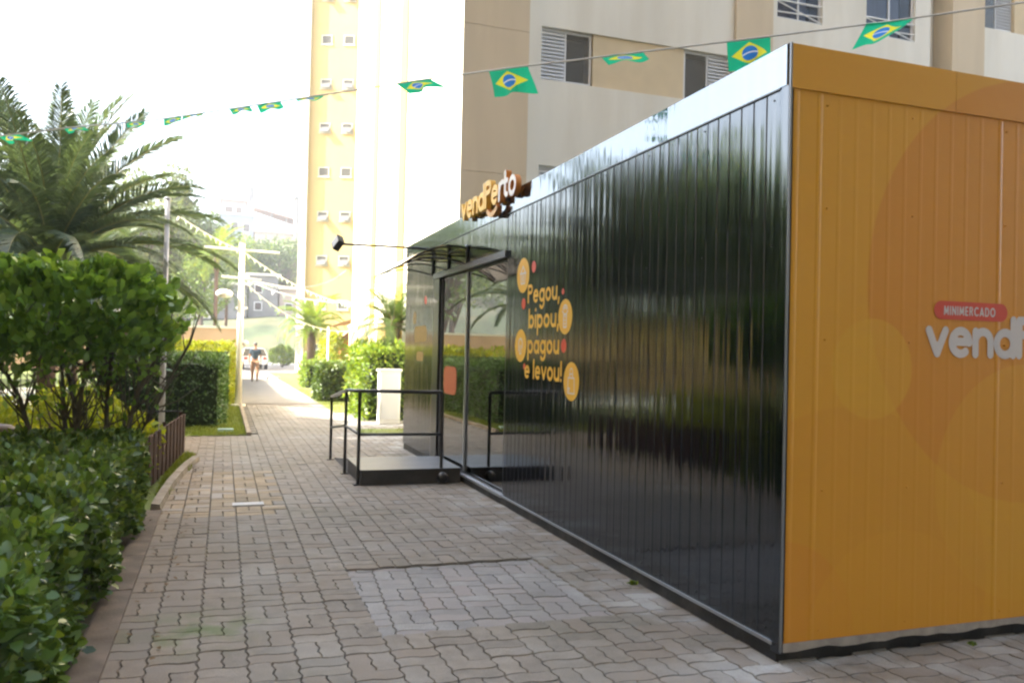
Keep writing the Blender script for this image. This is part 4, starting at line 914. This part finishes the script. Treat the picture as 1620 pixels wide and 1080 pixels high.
# ---------------------------------------------------------------- walls, gatehouse and things on the right
bw = thing('boundary_wall', 'peach rendered boundary wall running behind the hedges', 'wall', (-6, 50, 0))
MB().box(-16, 1.0, 50, 50.25, 0, 2.55).put('wall', mat('peach_render', (.52, .33, .2), .9, .1, .7), bw); MB().box(-16.02, 1.02, 49.95, 50.3, 2.55, 2.68).put('coping', m_ivory, bw)
for y0, y1 in ((20.02, 28.5),): MB().box(4.06, 4.105, y0, y1, 0, 2.3).put('yellow_base', m_yell, apt); MB().box(4.03, 4.105, y0, y1, 2.3, 2.38).put('base_ledge', m_ivory, apt)
for y in (20.6, 23.0, 24.4, 26.6): MB().box(4.035, 4.059, y, y+.2, 0, 2.3).put('pilaster', m_white, apt)
rp = thing('red_playhouse', 'narrow red painted hut beside the flowering shrub', 'hut', (5.1, 36.4, 0))
MB().box(4.84, 5.35, 36, 36.8, 0, 1.95).put('wall', mat('red_paint', (.55, .10, .05), .6), rp); MB().add([(4.7, 35.9, 1.95), (5.5, 35.9, 1.95), (5.5, 36.9, 1.95), (4.7, 36.9, 1.95), (5.1, 35.9, 2.3), (5.1, 36.9, 2.3)], [(0, 1, 4), (3, 5, 2), (0, 4, 5, 3), (1, 2, 5, 4)]).put('roof', m_tile, rp)
sl = thing('sun_sail', 'pale red fabric canopy stretched low beside the apartments', 'canopy', (4.6, 31, 2.6))
MB().add([(3.6, 30.4, 2.35), (5.3, 30, 3.0), (5.6, 33.5, 3.0), (4.0, 34, 2.4), (4.6, 32, 2.5)], [(0, 1, 4), (1, 2, 4), (2, 3, 4), (3, 0, 4)]).put('fabric', mat('red_fabric', (.6, .28, .22), .8), sl)
for x, y, z in ((3.6, 30.4, 2.35), (5.3, 30, 3.0), (5.6, 33.5, 3.0), (4.0, 34, 2.4)): MB().tube([(x, y, 0), (x, y, z)], .03, 6).put('post', m_white, sl)
ub = thing('utility_box', 'white upright utility box at the far end of the container', 'box', (3.4, 17.6, 0))
MB().box(3.18, 3.62, 17.5, 17.8, 0, 1.12).put('cabinet', m_white, ub); MB().box(3.15, 3.65, 17.47, 17.83, 1.12, 1.16).put('lid', m_ivory, ub); MB().box(3.22, 3.58, 17.488, 17.499, .1, 1.05).put('door', m_pvc, ub)

# ---------------------------------------------------------------- brown fence panel, poles, fences on the left
fp = thing('brown_fence_panel', 'low brown metal slat fence panel standing along the curved kerb', 'fence', (-.66, 11, 0))
A, B = Vector((-.74, 9.45, 0)), Vector((-.50, 12.75, 0)); nsl = 20
for i in range(nsl):
    p = A.lerp(B, i/nsl); q = A.lerp(B, (i+.97)/nsl); bow = .010*((i % 2)-.5)
    MB().add([(p.x-.012+bow, p.y, .04), (p.x+.012+bow, p.y, .04), (q.x+.012+bow, q.y, .04), (q.x-.012+bow, q.y, .04), (p.x-.012+bow, p.y, .60), (p.x+.012+bow, p.y, .60), (q.x+.012+bow, q.y, .60), (q.x-.012+bow, q.y, .60)],
             [(0, 3, 2, 1), (4, 5, 6, 7), (0, 1, 5, 4), (1, 2, 6, 5), (2, 3, 7, 6), (3, 0, 4, 7)]).put('slat', m_brown, fp)
for t in (0, .5, 1): p = A.lerp(B, t); MB().box(p.x-.065, p.x-.025, p.y-.02, p.y+.02, -.02, .63).put('post', m_brown, fp)
for z in (.18, .5): MB().tube([A+Vector((-.03, 0, z)), B+Vector((-.03, 0, z))], .014, 6).put('rail', m_brown, fp)
rf = thing('low_iron_railing', 'thin dark iron railing running left from the brown fence panel', 'fence', (-1.5, 13, 0))
for z in (.35, .62): MB().tube([(-.56, 12.95, z), (-4.2, 13.2, z)], .013, 6).put('rail', m_black, rf)
for x in np.arange(-4.2, -.5, .6): MB().tube([(x, 12.95+.25*(-.56-x)/3.64, 0), (x, 12.95+.25*(-.56-x)/3.64, .75)], .012, 6).put('post', m_black, rf)
def pole(name, label, x, y, h, r1, m, extra=None):
    t = thing(name, label, 'lamp post', (x, y, 0)); MB().tube([(x, y, 0), (x, y, h)], [r1, r1*.8], 12).put('pole', m, t, True); MB().tube([(x, y, 0), (x, y, .05)], r1*2.2, 12).put('base_plate', m, t); return t
m_gpole = mat('galvanised_pole', (.42, .42, .44), .45, .1, 4); m_wpole = mat('white_pole', (.78, .76, .68), .5, .05, 3)
t = pole('lamp_post', 'slim pale grey lamp post behind the leafy topiary tree', -.97, 15.5, 4.1, .05, m_gpole)
MB().ball((-.97, 15.5, 4.12), .06, 10, (1, 1, .5)).put('cap', m_gpole, t, True)
t = pole('lamp_post', 'white lamp post on the lawn edge carrying the pennant strings', .42, 23.0, 4.3, .085, m_wpole)
for z, l_ in ((4.1, .95), (3.35, .5)): MB().tube([(.42-l_, 23, z+.05), (.42+l_, 23, z)], .03, 8).put('cross_arm', m_wpole, t)
MB().ball((.56, 23, 1.65), .09, 10).put('round_lamp', m_wht, t, True); MB().ball((.0, 22.95, 2.95), .2, 10, (1.1, 1, .6)).put('lantern', m_wht, t, True)
for (x, y, h, lb) in ((1.2, 62, 4.2, 'thin white lamp post in front of the grass slope'), (5.1, 60, 3.0, 'thin white lamp post beside the parked silver car')):
    t = pole('lamp_post', lb, x, y, h, .07, m_wpole); MB().box(x-.4, x+.4, y-.1, y+.1, h, h+.15).put('lantern', m_white, t)
iv = thing('iron_fence', 'dark vertical bar fence around the pool area behind the palms', 'fence', (-5.5, 21, 0))
for z in (.15, 1.05, 1.35): MB().tube([(-9.5, 21.5, z), (-2.45, 20.9, z)], .016, 6).put('rail', m_black, iv)
barm = MB().tube([(0, 0, 0), (0, 0, 1.4)], .011, 6).mesh('bar', m_black)
for i in range(54): link('bar', barm, iv, (-9.45+i*.13+5.5, 21.5-.6*i/54-21, 0))
pd = struct(MB().box(-10, -2.7, 22.5, 30, -.01, .05).put('pool_deck', m_ivory)); struct(MB().box(-9, -3.3, 24, 28, .05, .054).put('pool_water', mat('pool_water', (.25, .5, .6), .05)))
pl = thing('poolside_lounger', 'white plastic lounger on the pool deck behind the palm trunks', 'lounger', (-4.2, 23.2, .05))
MB().box(-4.8, -3.4, 23, 23.6, .35, .42).put('seat', m_white, pl); MB().add([(-3.4, 23, .38), (-3.4, 23.6, .38), (-2.9, 23.6, .95), (-2.9, 23, .95), (-3.36, 23, .34), (-3.36, 23.6, .34), (-2.86, 23.6, .91), (-2.86, 23, .91)], [(0, 1, 2, 3), (7, 6, 5, 4), (0, 3, 7, 4), (1, 5, 6, 2), (3, 2, 6, 7)]).put('backrest', m_white, pl)
for x, y in ((-4.75, 23.05), (-4.75, 23.55), (-3.5, 23.05), (-3.5, 23.55)): MB().box(x-.03, x+.03, y-.03, y+.03, .05, .35).put('leg', m_white, pl)
# grey stone near the golden shrubs
MB().ball((-2.05, 9.3, .7), .12, 10, (1.5, 1, .7)).top('garden_light', mat('bronze_lamp', (.2, .15, .12), .5), 'small brown and grey dome garden lamp above the hedge at far left', 'lamp', (-2.05, 9.3, 0), smooth=True)
MB().tube([(-2.05, 9.3, 0), (-2.05, 9.3, .66)], .02, 6).put('stake', m_black, bpy.data.objects['garden_light'])

# ---------------------------------------------------------------- grass blades
def blades(name, label, regions, n, h, m=l_grass):
    A_ = np.array([(r[1]-r[0])*(r[3]-r[2]) for r in regions]); k = RNG.choice(len(regions), n, p=A_/A_.sum()); rg = np.array(regions)[k]
    P = np.stack([rg[:, 0]+(rg[:, 1]-rg[:, 0])*RNG.random(n), rg[:, 2]+(rg[:, 3]-rg[:, 2])*RNG.random(n), np.full(n, -.005)], 1)
    D = unit(rnd(n, .45)+[0, 0, 1]); T = (np.array([(-.09, 0, 0), (.09, 0, 0), (0, 1, .1)]), np.array([(0, 1, 2)]))
    o = link(name, scatter(name, P, D, unit(rnd(n)+[0, -.3, .1]), h*RNG.uniform(.5, 1.3, n), T, m)); tag(o, label, 'grass', kind='stuff')
blades('grass', 'short green grass growing between the brown fence and the kerb', [(-.62, -.50, 9.4, 11.2), (-.60, -.36, 11.2, 12.9)], 4500, .07)
blades('grass', 'bright lawn grass left of the path around the white lamp post', [(-.5, .43, 15.5, 30), (-3.2, .43, 15.5, 17.2)], 26000, .06)
blades('grass', 'sparse grass between the golden shrubs behind the near hedge', [(-4, -.75, 8.7, 13)], 9000, .10)
blades('grass', 'sunlit lawn grass to the right of the path', [(3.75, 6, 17, 30), (2.65, 3.7, 20.5, 32), (2.5, 3.7, 15.3, 16.3)], 14000, .06)
n = 90; P = np.stack([RNG.uniform(-.66, -.1, n), RNG.uniform(3.2, 13.0, n), np.full(n, .016)], 1); P[:, 0] = np.where(P[:, 1] < 12.2, np.minimum(P[:, 0], -.28), P[:, 0])
o = link('fallen_leaves', scatter('fallen_leaves', P, unit(rnd(n)*[1, 1, .1]), unit(rnd(n, .2)+[0, 0, 1]), np.full(n, .035), LEAF, mat('dry_leaf', (.2, .12, .05), .9))); tag(o, 'scattered dry leaves along the left kerb', 'leaf litter', kind='stuff')

# ---------------------------------------------------------------- bunting
def flag_material():
    m = bpy.data.materials.new('flag_cloth'); m.use_nodes = True; n = m.node_tree.nodes; l = m.node_tree.links; p = n['Principled BSDF']; p.inputs['Roughness'].default_value = .6
    uv = n.new('ShaderNodeUVMap'); sp = n.new('ShaderNodeSeparateXYZ'); l.new(uv.outputs[0], sp.inputs[0])
    def mth(op, a, b_=None):
        x = n.new('ShaderNodeMath'); x.operation = op
        for i, v in enumerate((a, b_)):
            if v is None: continue
            if isinstance(v, (int, float)): x.inputs[i].default_value = v
            else: l.new(v, x.inputs[i])
        return x.outputs[0]
    u = mth('SUBTRACT', sp.outputs[0], .5); v = mth('SUBTRACT', sp.outputs[1], .5)
    dia = mth('LESS_THAN', mth('ADD', mth('DIVIDE', mth('ABSOLUTE', u), .41), mth('DIVIDE', mth('ABSOLUTE', v), .38)), 1.0)
    um = mth('MULTIPLY', u, 1.43); dd = mth('SQRT', mth('ADD', mth('MULTIPLY', um, um), mth('MULTIPLY', v, v))); disk = mth('LESS_THAN', dd, .25)
    vb = mth('SUBTRACT', v, .03); cu = mth('SUBTRACT', um, .05); band = mth('LESS_THAN', mth('ABSOLUTE', mth('ADD', vb, mth('MULTIPLY', mth('MULTIPLY', cu, cu), .9))), .022)
    cur = (.0, .30, .13, 1)
    def mx(f, a, b_):
        x = n.new('ShaderNodeMix'); x.data_type = 'RGBA'; l.new(f, x.inputs[0])
        for s, q in ((6, a), (7, b_)):
            if isinstance(q, tuple): x.inputs[s].default_value = q
            else: l.new(q, x.inputs[s])
        return x.outputs[2]
    c = mx(dia, (.02, .48, .24, 1), (.85, .78, .05, 1)); c = mx(disk, c, (.04, .22, .6, 1)); c = mx(mth('MULTIPLY', disk, band), c, (.85, .85, .85, 1))
    l.new(c, p.inputs['Base Color']); t = n.new('ShaderNodeBsdfTranslucent'); l.new(c, t.inputs[0]); ms = n.new('ShaderNodeMixShader'); ms.inputs[0].default_value = .6
    l.new(p.outputs[0], ms.inputs[1]); l.new(t.outputs[0], ms.inputs[2]); l.new(ms.outputs[0], n['Material Output'].inputs[0]); return m
m_flag = flag_material(); m_cord = mat('white_cord', (.75, .75, .75), .7)
def px2w(px, py, dep): return Vector((0, 0, 1.6))+(F+CR*((px-810)/1305)-CU*((py-540)/1305))*dep
# cord nodes in the world (x, y, z)
cord = [px2w(*q) for q in ((-60, 222, 7.6), (20, 213, 7.3), (120, 201, 7.3), (245, 190, 7.6), (360, 173, 8.0), (520, 149, 8.2), (655, 128, 7.2), (805, 108, 6.4), (985, 86, 6.1), (1185, 62, 5.8), (1410, 34, 5.9), (1620, 4, 5.7), (1750, -16, 5.6))]
bt = thing('flag_bunting', 'white cord strung with small green and yellow flags across the sky', 'bunting', tuple(cord[7]))
MB().tube(cord, .007, 6).put('cord', m_cord, bt)
def flag(p, d, w, h, fold, sway, tw_, seed):
    """p hanging point (left), d unit direction of the cord; fold 0 hangs, 1 blown nearly level, 2 rolled on the cord"""
    me = bpy.data.meshes.new('flag'); nx, ny = 12, 8; V = []; UV = []; rg = random.Random(seed); ph = rg.uniform(0, 6)
    side = Vector((-d.y, d.x, 0)).normalized()
    for j in range(ny+1):
        for i in range(nx+1):
            u, v = i/nx, j/ny
            ang = fold+tw_*u; dn = Vector((0, 0, -1))*cos(ang)+side*sin(ang)
            q = d*(u*w)+dn*(v*h)+side*((.012+.03*v)*sin(6*u+ph)+.016*v*sin(11*u+3*v+ph))+d*(sway*v*h)
            V.append(tuple(q)); UV.append((u, 1-v))
    Fc = [(j*(nx+1)+i, (j+1)*(nx+1)+i, (j+1)*(nx+1)+i+1, j*(nx+1)+i+1) for j in range(ny) for i in range(nx)]
    me.from_pydata(V, [], Fc); uvl = me.uv_layers.new(name='UVMap')
    for lp in me.loops: uvl.data[lp.index].uv = UV[lp.vertex_index]
    me.materials.append(m_flag); me.shade_smooth(); link('flag', me, bt, p-wloc(bt))
def on_cord(px):
    best = None
    for a, c in zip(cord[:-1], cord[1:]):
        for k in range(60):
            q = a.lerp(c, k/60); s = screen(*q)[0]
            if best is None or abs(s-px) < best[0]: best = (abs(s-px), q, (c-a).normalized())
    return best[1], best[2]
for (x0, x1, fold, sway, tw_, hh) in ((-5, 35, 1.0, .3, .2, .13), (100, 135, 1.35, .1, .2, .13), (200, 235, 1.2, .1, .2, .13), (260, 292, .9, .3, .3, .13), (290, 330, 1.35, .1, .2, .13), (362, 400, 1.45, .1, .1, .2), (405, 452, .7, .35, .5, .13), (468, 518, 1.62, .1, .05, .2), (625, 680, 1.05, .3, .2, .13), (772, 835, .15, .15, .25, .20), (950, 1018, 1.60, .05, .05, .2), (1150, 1218, .2, .12, .1, .2), (1370, 1448, .95, -.2, .55, .21)):
    if x1 < 600: x1 = x0+(x1-x0)*.85; hh *= .7
    p, d = on_cord(x0); q, _ = on_cord(x1); dv = q-p; flag(p, dv.normalized(), dv.length, hh*1.0, fold, sway, tw_, int(x0)+9)
# pennant strings from the lamp post
PS = 'pennant strings radiating from the white lamp post'
m_tins = mat('pennant_pale', (.5, .72, .58), .4, .1, 5)
strs = [((.42, 23.0, 4.1), (5.3, 30, 3.1), .4, 'upper pennant string running from the white lamp post to the red canopy'), ((.42, 23.0, 3.4), (4.14, 21.5, 2.95), .35, 'middle pennant string ending on the white side wall of the apartments'), ((.42, 23.0, 3.35), (4.14, 25, 2.2), .55, 'lowest sagging pennant string right of the white lamp post'), ((.42, 23.0, 4.1), (-3.4, 15.9, 6.2), .4, 'pennant string running from the lamp post up toward the large palm'), ((.42, 23, 3.4), (7.2, 52.5, 6.5), .6, 'long pennant string from the lamp post to the yellow tower')]
for i, (a, c, sag, lb) in enumerate(strs):
    a, c = Vector(a), Vector(c); t = thing('pennant_string', lb, 'pennant string', tuple(a), 0, PS)
    pts = [a.lerp(c, k/16)-Vector((0, 0, sag*4*(k/16)*(1-k/16))) for k in range(17)]; MB().tube(pts, .012, 5).put('cord', m_cord, t)
    L_ = (c-a).length; n = int(L_/.28)
    for k in range(1, n):
        f = k/n*16; i0 = min(15, int(f)); p = pts[i0].lerp(pts[i0+1], f-i0); d = (c-a).normalized()*.05; rz1 = random.uniform(-.06, .06)
        MB().add([p-d, p+d, p+Vector((rz1, rz1, -.13)), p-d+Vector((.004, 0, -.002))], [(0, 1, 2)]).put('pennant', random.choice((m_tins, m_tins, m_white, m_gold if 'm_gold' in globals() else m_tins)), t)

# ---------------------------------------------------------------- cars
def car(label, loc, rz, col, name='parked_car'):
    r = thing(name, label, 'car', loc, rz); paint = mat('car_paint_'+str(len(MATS)), col, .3, coat=.6)
    # side profile (x along, z), y half widths
    low = [(-2.05, .35), (-2.08, .62), (-1.95, .86), (-1.55, .93), (-.95, .98), (.95, .98), (1.85, .80), (2.06, .6), (2.05, .33)]
    w = [.72, .80, .82, .84, .85, .85, .80, .74, .70]
    vs = []; n = len(low)
    for (x, z), hw in zip(low, w): vs += [(x, -hw, z), (x, hw, z)]
    b = MB(); b.add(vs, [(2*i, 2*i+2, 2*i+3, 2*i+1) for i in range(n-1)]+[(0, 1, 2*n-1, 2*n-2)]+[tuple(range(0, 2*n, 2))[::-1]]+[tuple(range(1, 2*n, 2))])
    body = link('body', b.mesh('body', paint), r)
    gh_ = [(-1.75, .94, .80), (-1.35, 1.38, .64), (-.3, 1.46, .64), (.45, 1.40, .62), (1.15, .96, .78)]
    vs = []
    for x, z, hw in gh_: vs += [(x, -hw, z), (x, hw, z)]
    vs2 = vs; b = MB(); m_ = len(gh_); b.add(vs2, [(2*i, 2*i+1, 2*i+3, 2*i+2) for i in range(m_-1)]+[tuple(range(0, 2*m_, 2))]+[tuple(range(1, 2*m_, 2))[::-1]]); link('windows', b.mesh('windows', mat_cg), r)
    b = MB(); b.add([(-1.33, -.645, 1.39), (-1.33, .645, 1.39), (-.3, -.645, 1.475), (-.3, .645, 1.475), (.45, -.625, 1.41), (.45, .625, 1.41)], [(0, 2, 3, 1), (2, 4, 5, 3)])
    for s in (-1, 1):
        for (x0, z0, x1, z1) in ((-1.75, .94, -1.35, 1.38), (-.35, .96, -.33, 1.46), (1.15, .96, .45, 1.40)):
            b.tube([(x0, s*(.81 if z0 < 1 else .65), z0), (x1, s*.652, z1)], .03, 5)
    link('roof', b.mesh('roof', paint), r)
    for (x, s) in ((-1.3, -1), (-1.3, 1), (1.35, -1), (1.35, 1)):
        o = link('wheel', MB().tube([(0, -.1, 0), (0, .1, 0)], .31, 16).mesh('wheel', m_black), r, (x, s*.77, .31)); link('rim', MB().tube([(0, -.105, 0), (0, .105, 0)], .19, 12).mesh('rim', m_trim), o)
    for s in (-1, 1):
        link('headlight', MB().box(1.90, 2.02, s*.5-.16, s*.5+.16, .62, .76).mesh('headlight', m_white), r); link('taillight', MB().box(-2.09, -1.98, s*.62-.12, s*.62+.12, .66, .84).mesh('taillight', m_dred), r)
    return r
mat_cg = mat('car_glass', (.02, .025, .03), .05)
car('white car parked behind the white lamp post', (1.9, 60, .004), R(95), (.75, .77, .78)); car('silver blue car parked beyond the round bush', (6.35, 71, .004), R(170), (.42, .47, .56))
car('pale car parked beside the white car far down the path', (-1.2, 62, .004), R(88), (.6, .62, .66))

# ---------------------------------------------------------------- person walking away
def skin(name, joints, edges, m, parent, sub=2):
    me = bpy.data.meshes.new(name); me.from_pydata([j[0] for j in joints], edges, []); o = link(name, me, parent)
    md = o.modifiers.new('skin', 'SKIN'); md.use_smooth_shade = True
    for i, j in enumerate(joints): r_ = j[1]; me.skin_vertices[0].data[i].radius = r_ if isinstance(r_, tuple) else (r_, r_); me.skin_vertices[0].data[i].use_root = (i == 0)
    s = o.modifiers.new('sub', 'SUBSURF'); s.levels = sub; s.render_levels = sub; me.materials.append(m); return o
pe = thing('person', 'person in navy t-shirt and tan trousers walking away down the path', 'person', (1.38, 38.8, 0), R(0))
m_skin = mat('skin', (.36, .19, .12), .6); m_shirt = mat('navy_shirt', (.03, .055, .085), .85, .15, 20); m_trou = mat('tan_trousers', (.32, .18, .10), .85, .15, 20); m_hair = mat('grey_hair', (.13, .12, .12), .9); m_shoe = mat('shoe_brown', (.08, .05, .04), .7)
# facing +Y
J = [((0, 0, .95), (.13, .10)), ((0, 0, 1.15), (.125, .09)), ((0, .01, 1.36), (.15, .10)), ((0, .01, 1.47), .06), ((0, .02, 1.55), .055), ((0, .03, 1.62), (.075, .09)), ((0, .03, 1.70), (.06, .075)),
     ((-.17, .01, 1.41), .06), ((-.235, -.02, 1.15), .042), ((-.245, .05, .92), .032), ((-.245, .08, .84), (.03, .018)), ((.17, .01, 1.41), .06), ((.24, .02, 1.15), .042), ((.25, -.03, .92), .032), ((.25, -.03, .84), (.03, .018)),
     ((-.09, 0, .88), .085), ((-.10, .12, .50), .06), ((-.10, .10, .10), .04), ((-.10, .20, .035), .035), ((.09, 0, .88), .085), ((.10, -.06, .50), .06), ((.10, -.28, .14), .04), ((.10, -.20, .05), .035)]
Eg = [(0, 1), (1, 2), (2, 3), (3, 4), (4, 5), (5, 6), (2, 7), (7, 8), (8, 9), (9, 10), (2, 11), (11, 12), (12, 13), (13, 14), (0, 15), (15, 16), (16, 17), (17, 18), (0, 19), (19, 20), (20, 21), (21, 22)]
skin('body', J, Eg, m_skin, pe)
for sx in (-1, 1):
    c0 = Vector((sx*.245, .08 if sx < 0 else -.03, .84))
    hd = MB()
    for k in range(4): hd.tube([c0+Vector((0, -.025+.017*k, .0)), c0+Vector((0, -.025+.019*k, -.045)), c0+Vector((-sx*.012, -.02+.019*k, -.075-.008*(k in (1, 2)))) ], [.009, .008, .006], 5)
    hd.tube([c0+Vector((0, .03, .02)), c0+Vector((-sx*.01, .05, -.03))], [.010, .007], 5); q = hd.mesh('fingers', m_skin); link('fingers', q, pe)
skin('shirt', [((0, 0, .93), (.155, .12)), ((0, 0, 1.15), (.15, .11)), ((0, .01, 1.36), (.17, .12)), ((0, .01, 1.45), .075), ((-.18, .01, 1.40), .075), ((-.225, -.01, 1.20), .062), ((.18, .01, 1.40), .075), ((.23, .015, 1.20), .062)], [(0, 1), (1, 2), (2, 3), (2, 4), (4, 5), (2, 6), (6, 7)], m_shirt, pe)
skin('trousers', [((0, 0, .95), (.145, .115)), ((-.09, 0, .86), .105), ((-.10, .12, .50), .078), ((-.10, .10, .09), .058), ((.09, 0, .86), .105), ((.10, -.06, .50), .078), ((.10, -.27, .15), .058)], [(0, 1), (1, 2), (2, 3), (0, 4), (4, 5), (5, 6)], m_trou, pe)
for c in ((-.10, .15, .035), (.10, -.22, .06)): link('shoe', MB().ball(c, .05, 10, (.9, 2.3, .75)).mesh('shoe', m_shoe, smooth=True), pe)
link('cap', MB().ball((0, .01, 1.685), .088, 12, (1, 1.12, .95)).mesh('cap', m_hair, smooth=True), pe)
for sx in (-1, 1): link('ear', MB().ball((sx*.078, .03, 1.63), .02, 8, (.5, .8, 1.2)).mesh('ear', m_skin, smooth=True), pe)
link('nose', MB().ball((0, .125, 1.63), .016, 8).mesh('nose', m_skin, smooth=True), pe)
for i, (x, y) in enumerate(((1.98, 39.5), (2.5, 39.8))):
    t = thing('pigeon', ('grey pigeon standing nearer the walking person on the path', 'grey pigeon farther right on the sunlit path')[i], 'bird', (x, y, 0), R(60+80*i), 'pigeons on the path')
    bd = [((-.14, 0, .12), .012), ((-.07, 0, .13), .035), ((0, 0, .14), .055), ((.05, 0, .17), .04), ((.075, 0, .22), .025), ((.085, 0, .245), .026)]
    skin('body', bd, [(k, k+1) for k in range(5)], mat('pigeon_grey', (.16, .16, .17), .8), t, 1); link('beak', MB().tube([(.105, 0, .245), (.13, 0, .24)], [.006, .001], 5).mesh('beak', m_dark), t)
    for s in (-1, 1): link('leg', MB().tube([(0, s*.02, .1), (0, s*.02, 0)], .005, 5).mesh('leg', m_dred), t)
MB().box(-.05, .22, 16.02, 16.2, .0, .06).top('plastic_scrap', mat('pale_plastic', (.4, .55, .5), .5), 'small pale green piece of plastic on the lawn corner', 'litter', (.08, 16.1, 0))

# ---------------------------------------------------------------- thin scattering volume added to stand in for the soft background glow
hz = MB().box(-60, 60, -55, 235, -1.2, 46).put('glow_haze', []); hz['kind'] = 'stuff'
m = bpy.data.materials.new('glow_haze'); m.use_nodes = True; m.node_tree.nodes.remove(m.node_tree.nodes['Principled BSDF'])
v = m.node_tree.nodes.new('ShaderNodeVolumePrincipled'); v.inputs['Color'].default_value = (.95, .97, 1, 1); v.inputs['Density'].default_value = .0013; v.inputs['Anisotropy'].default_value = .3
m.node_tree.links.new(v.outputs[0], m.node_tree.nodes['Material Output'].inputs['Volume']); hz.data.materials.append(m)
S.cycles.volume_bounces = 0
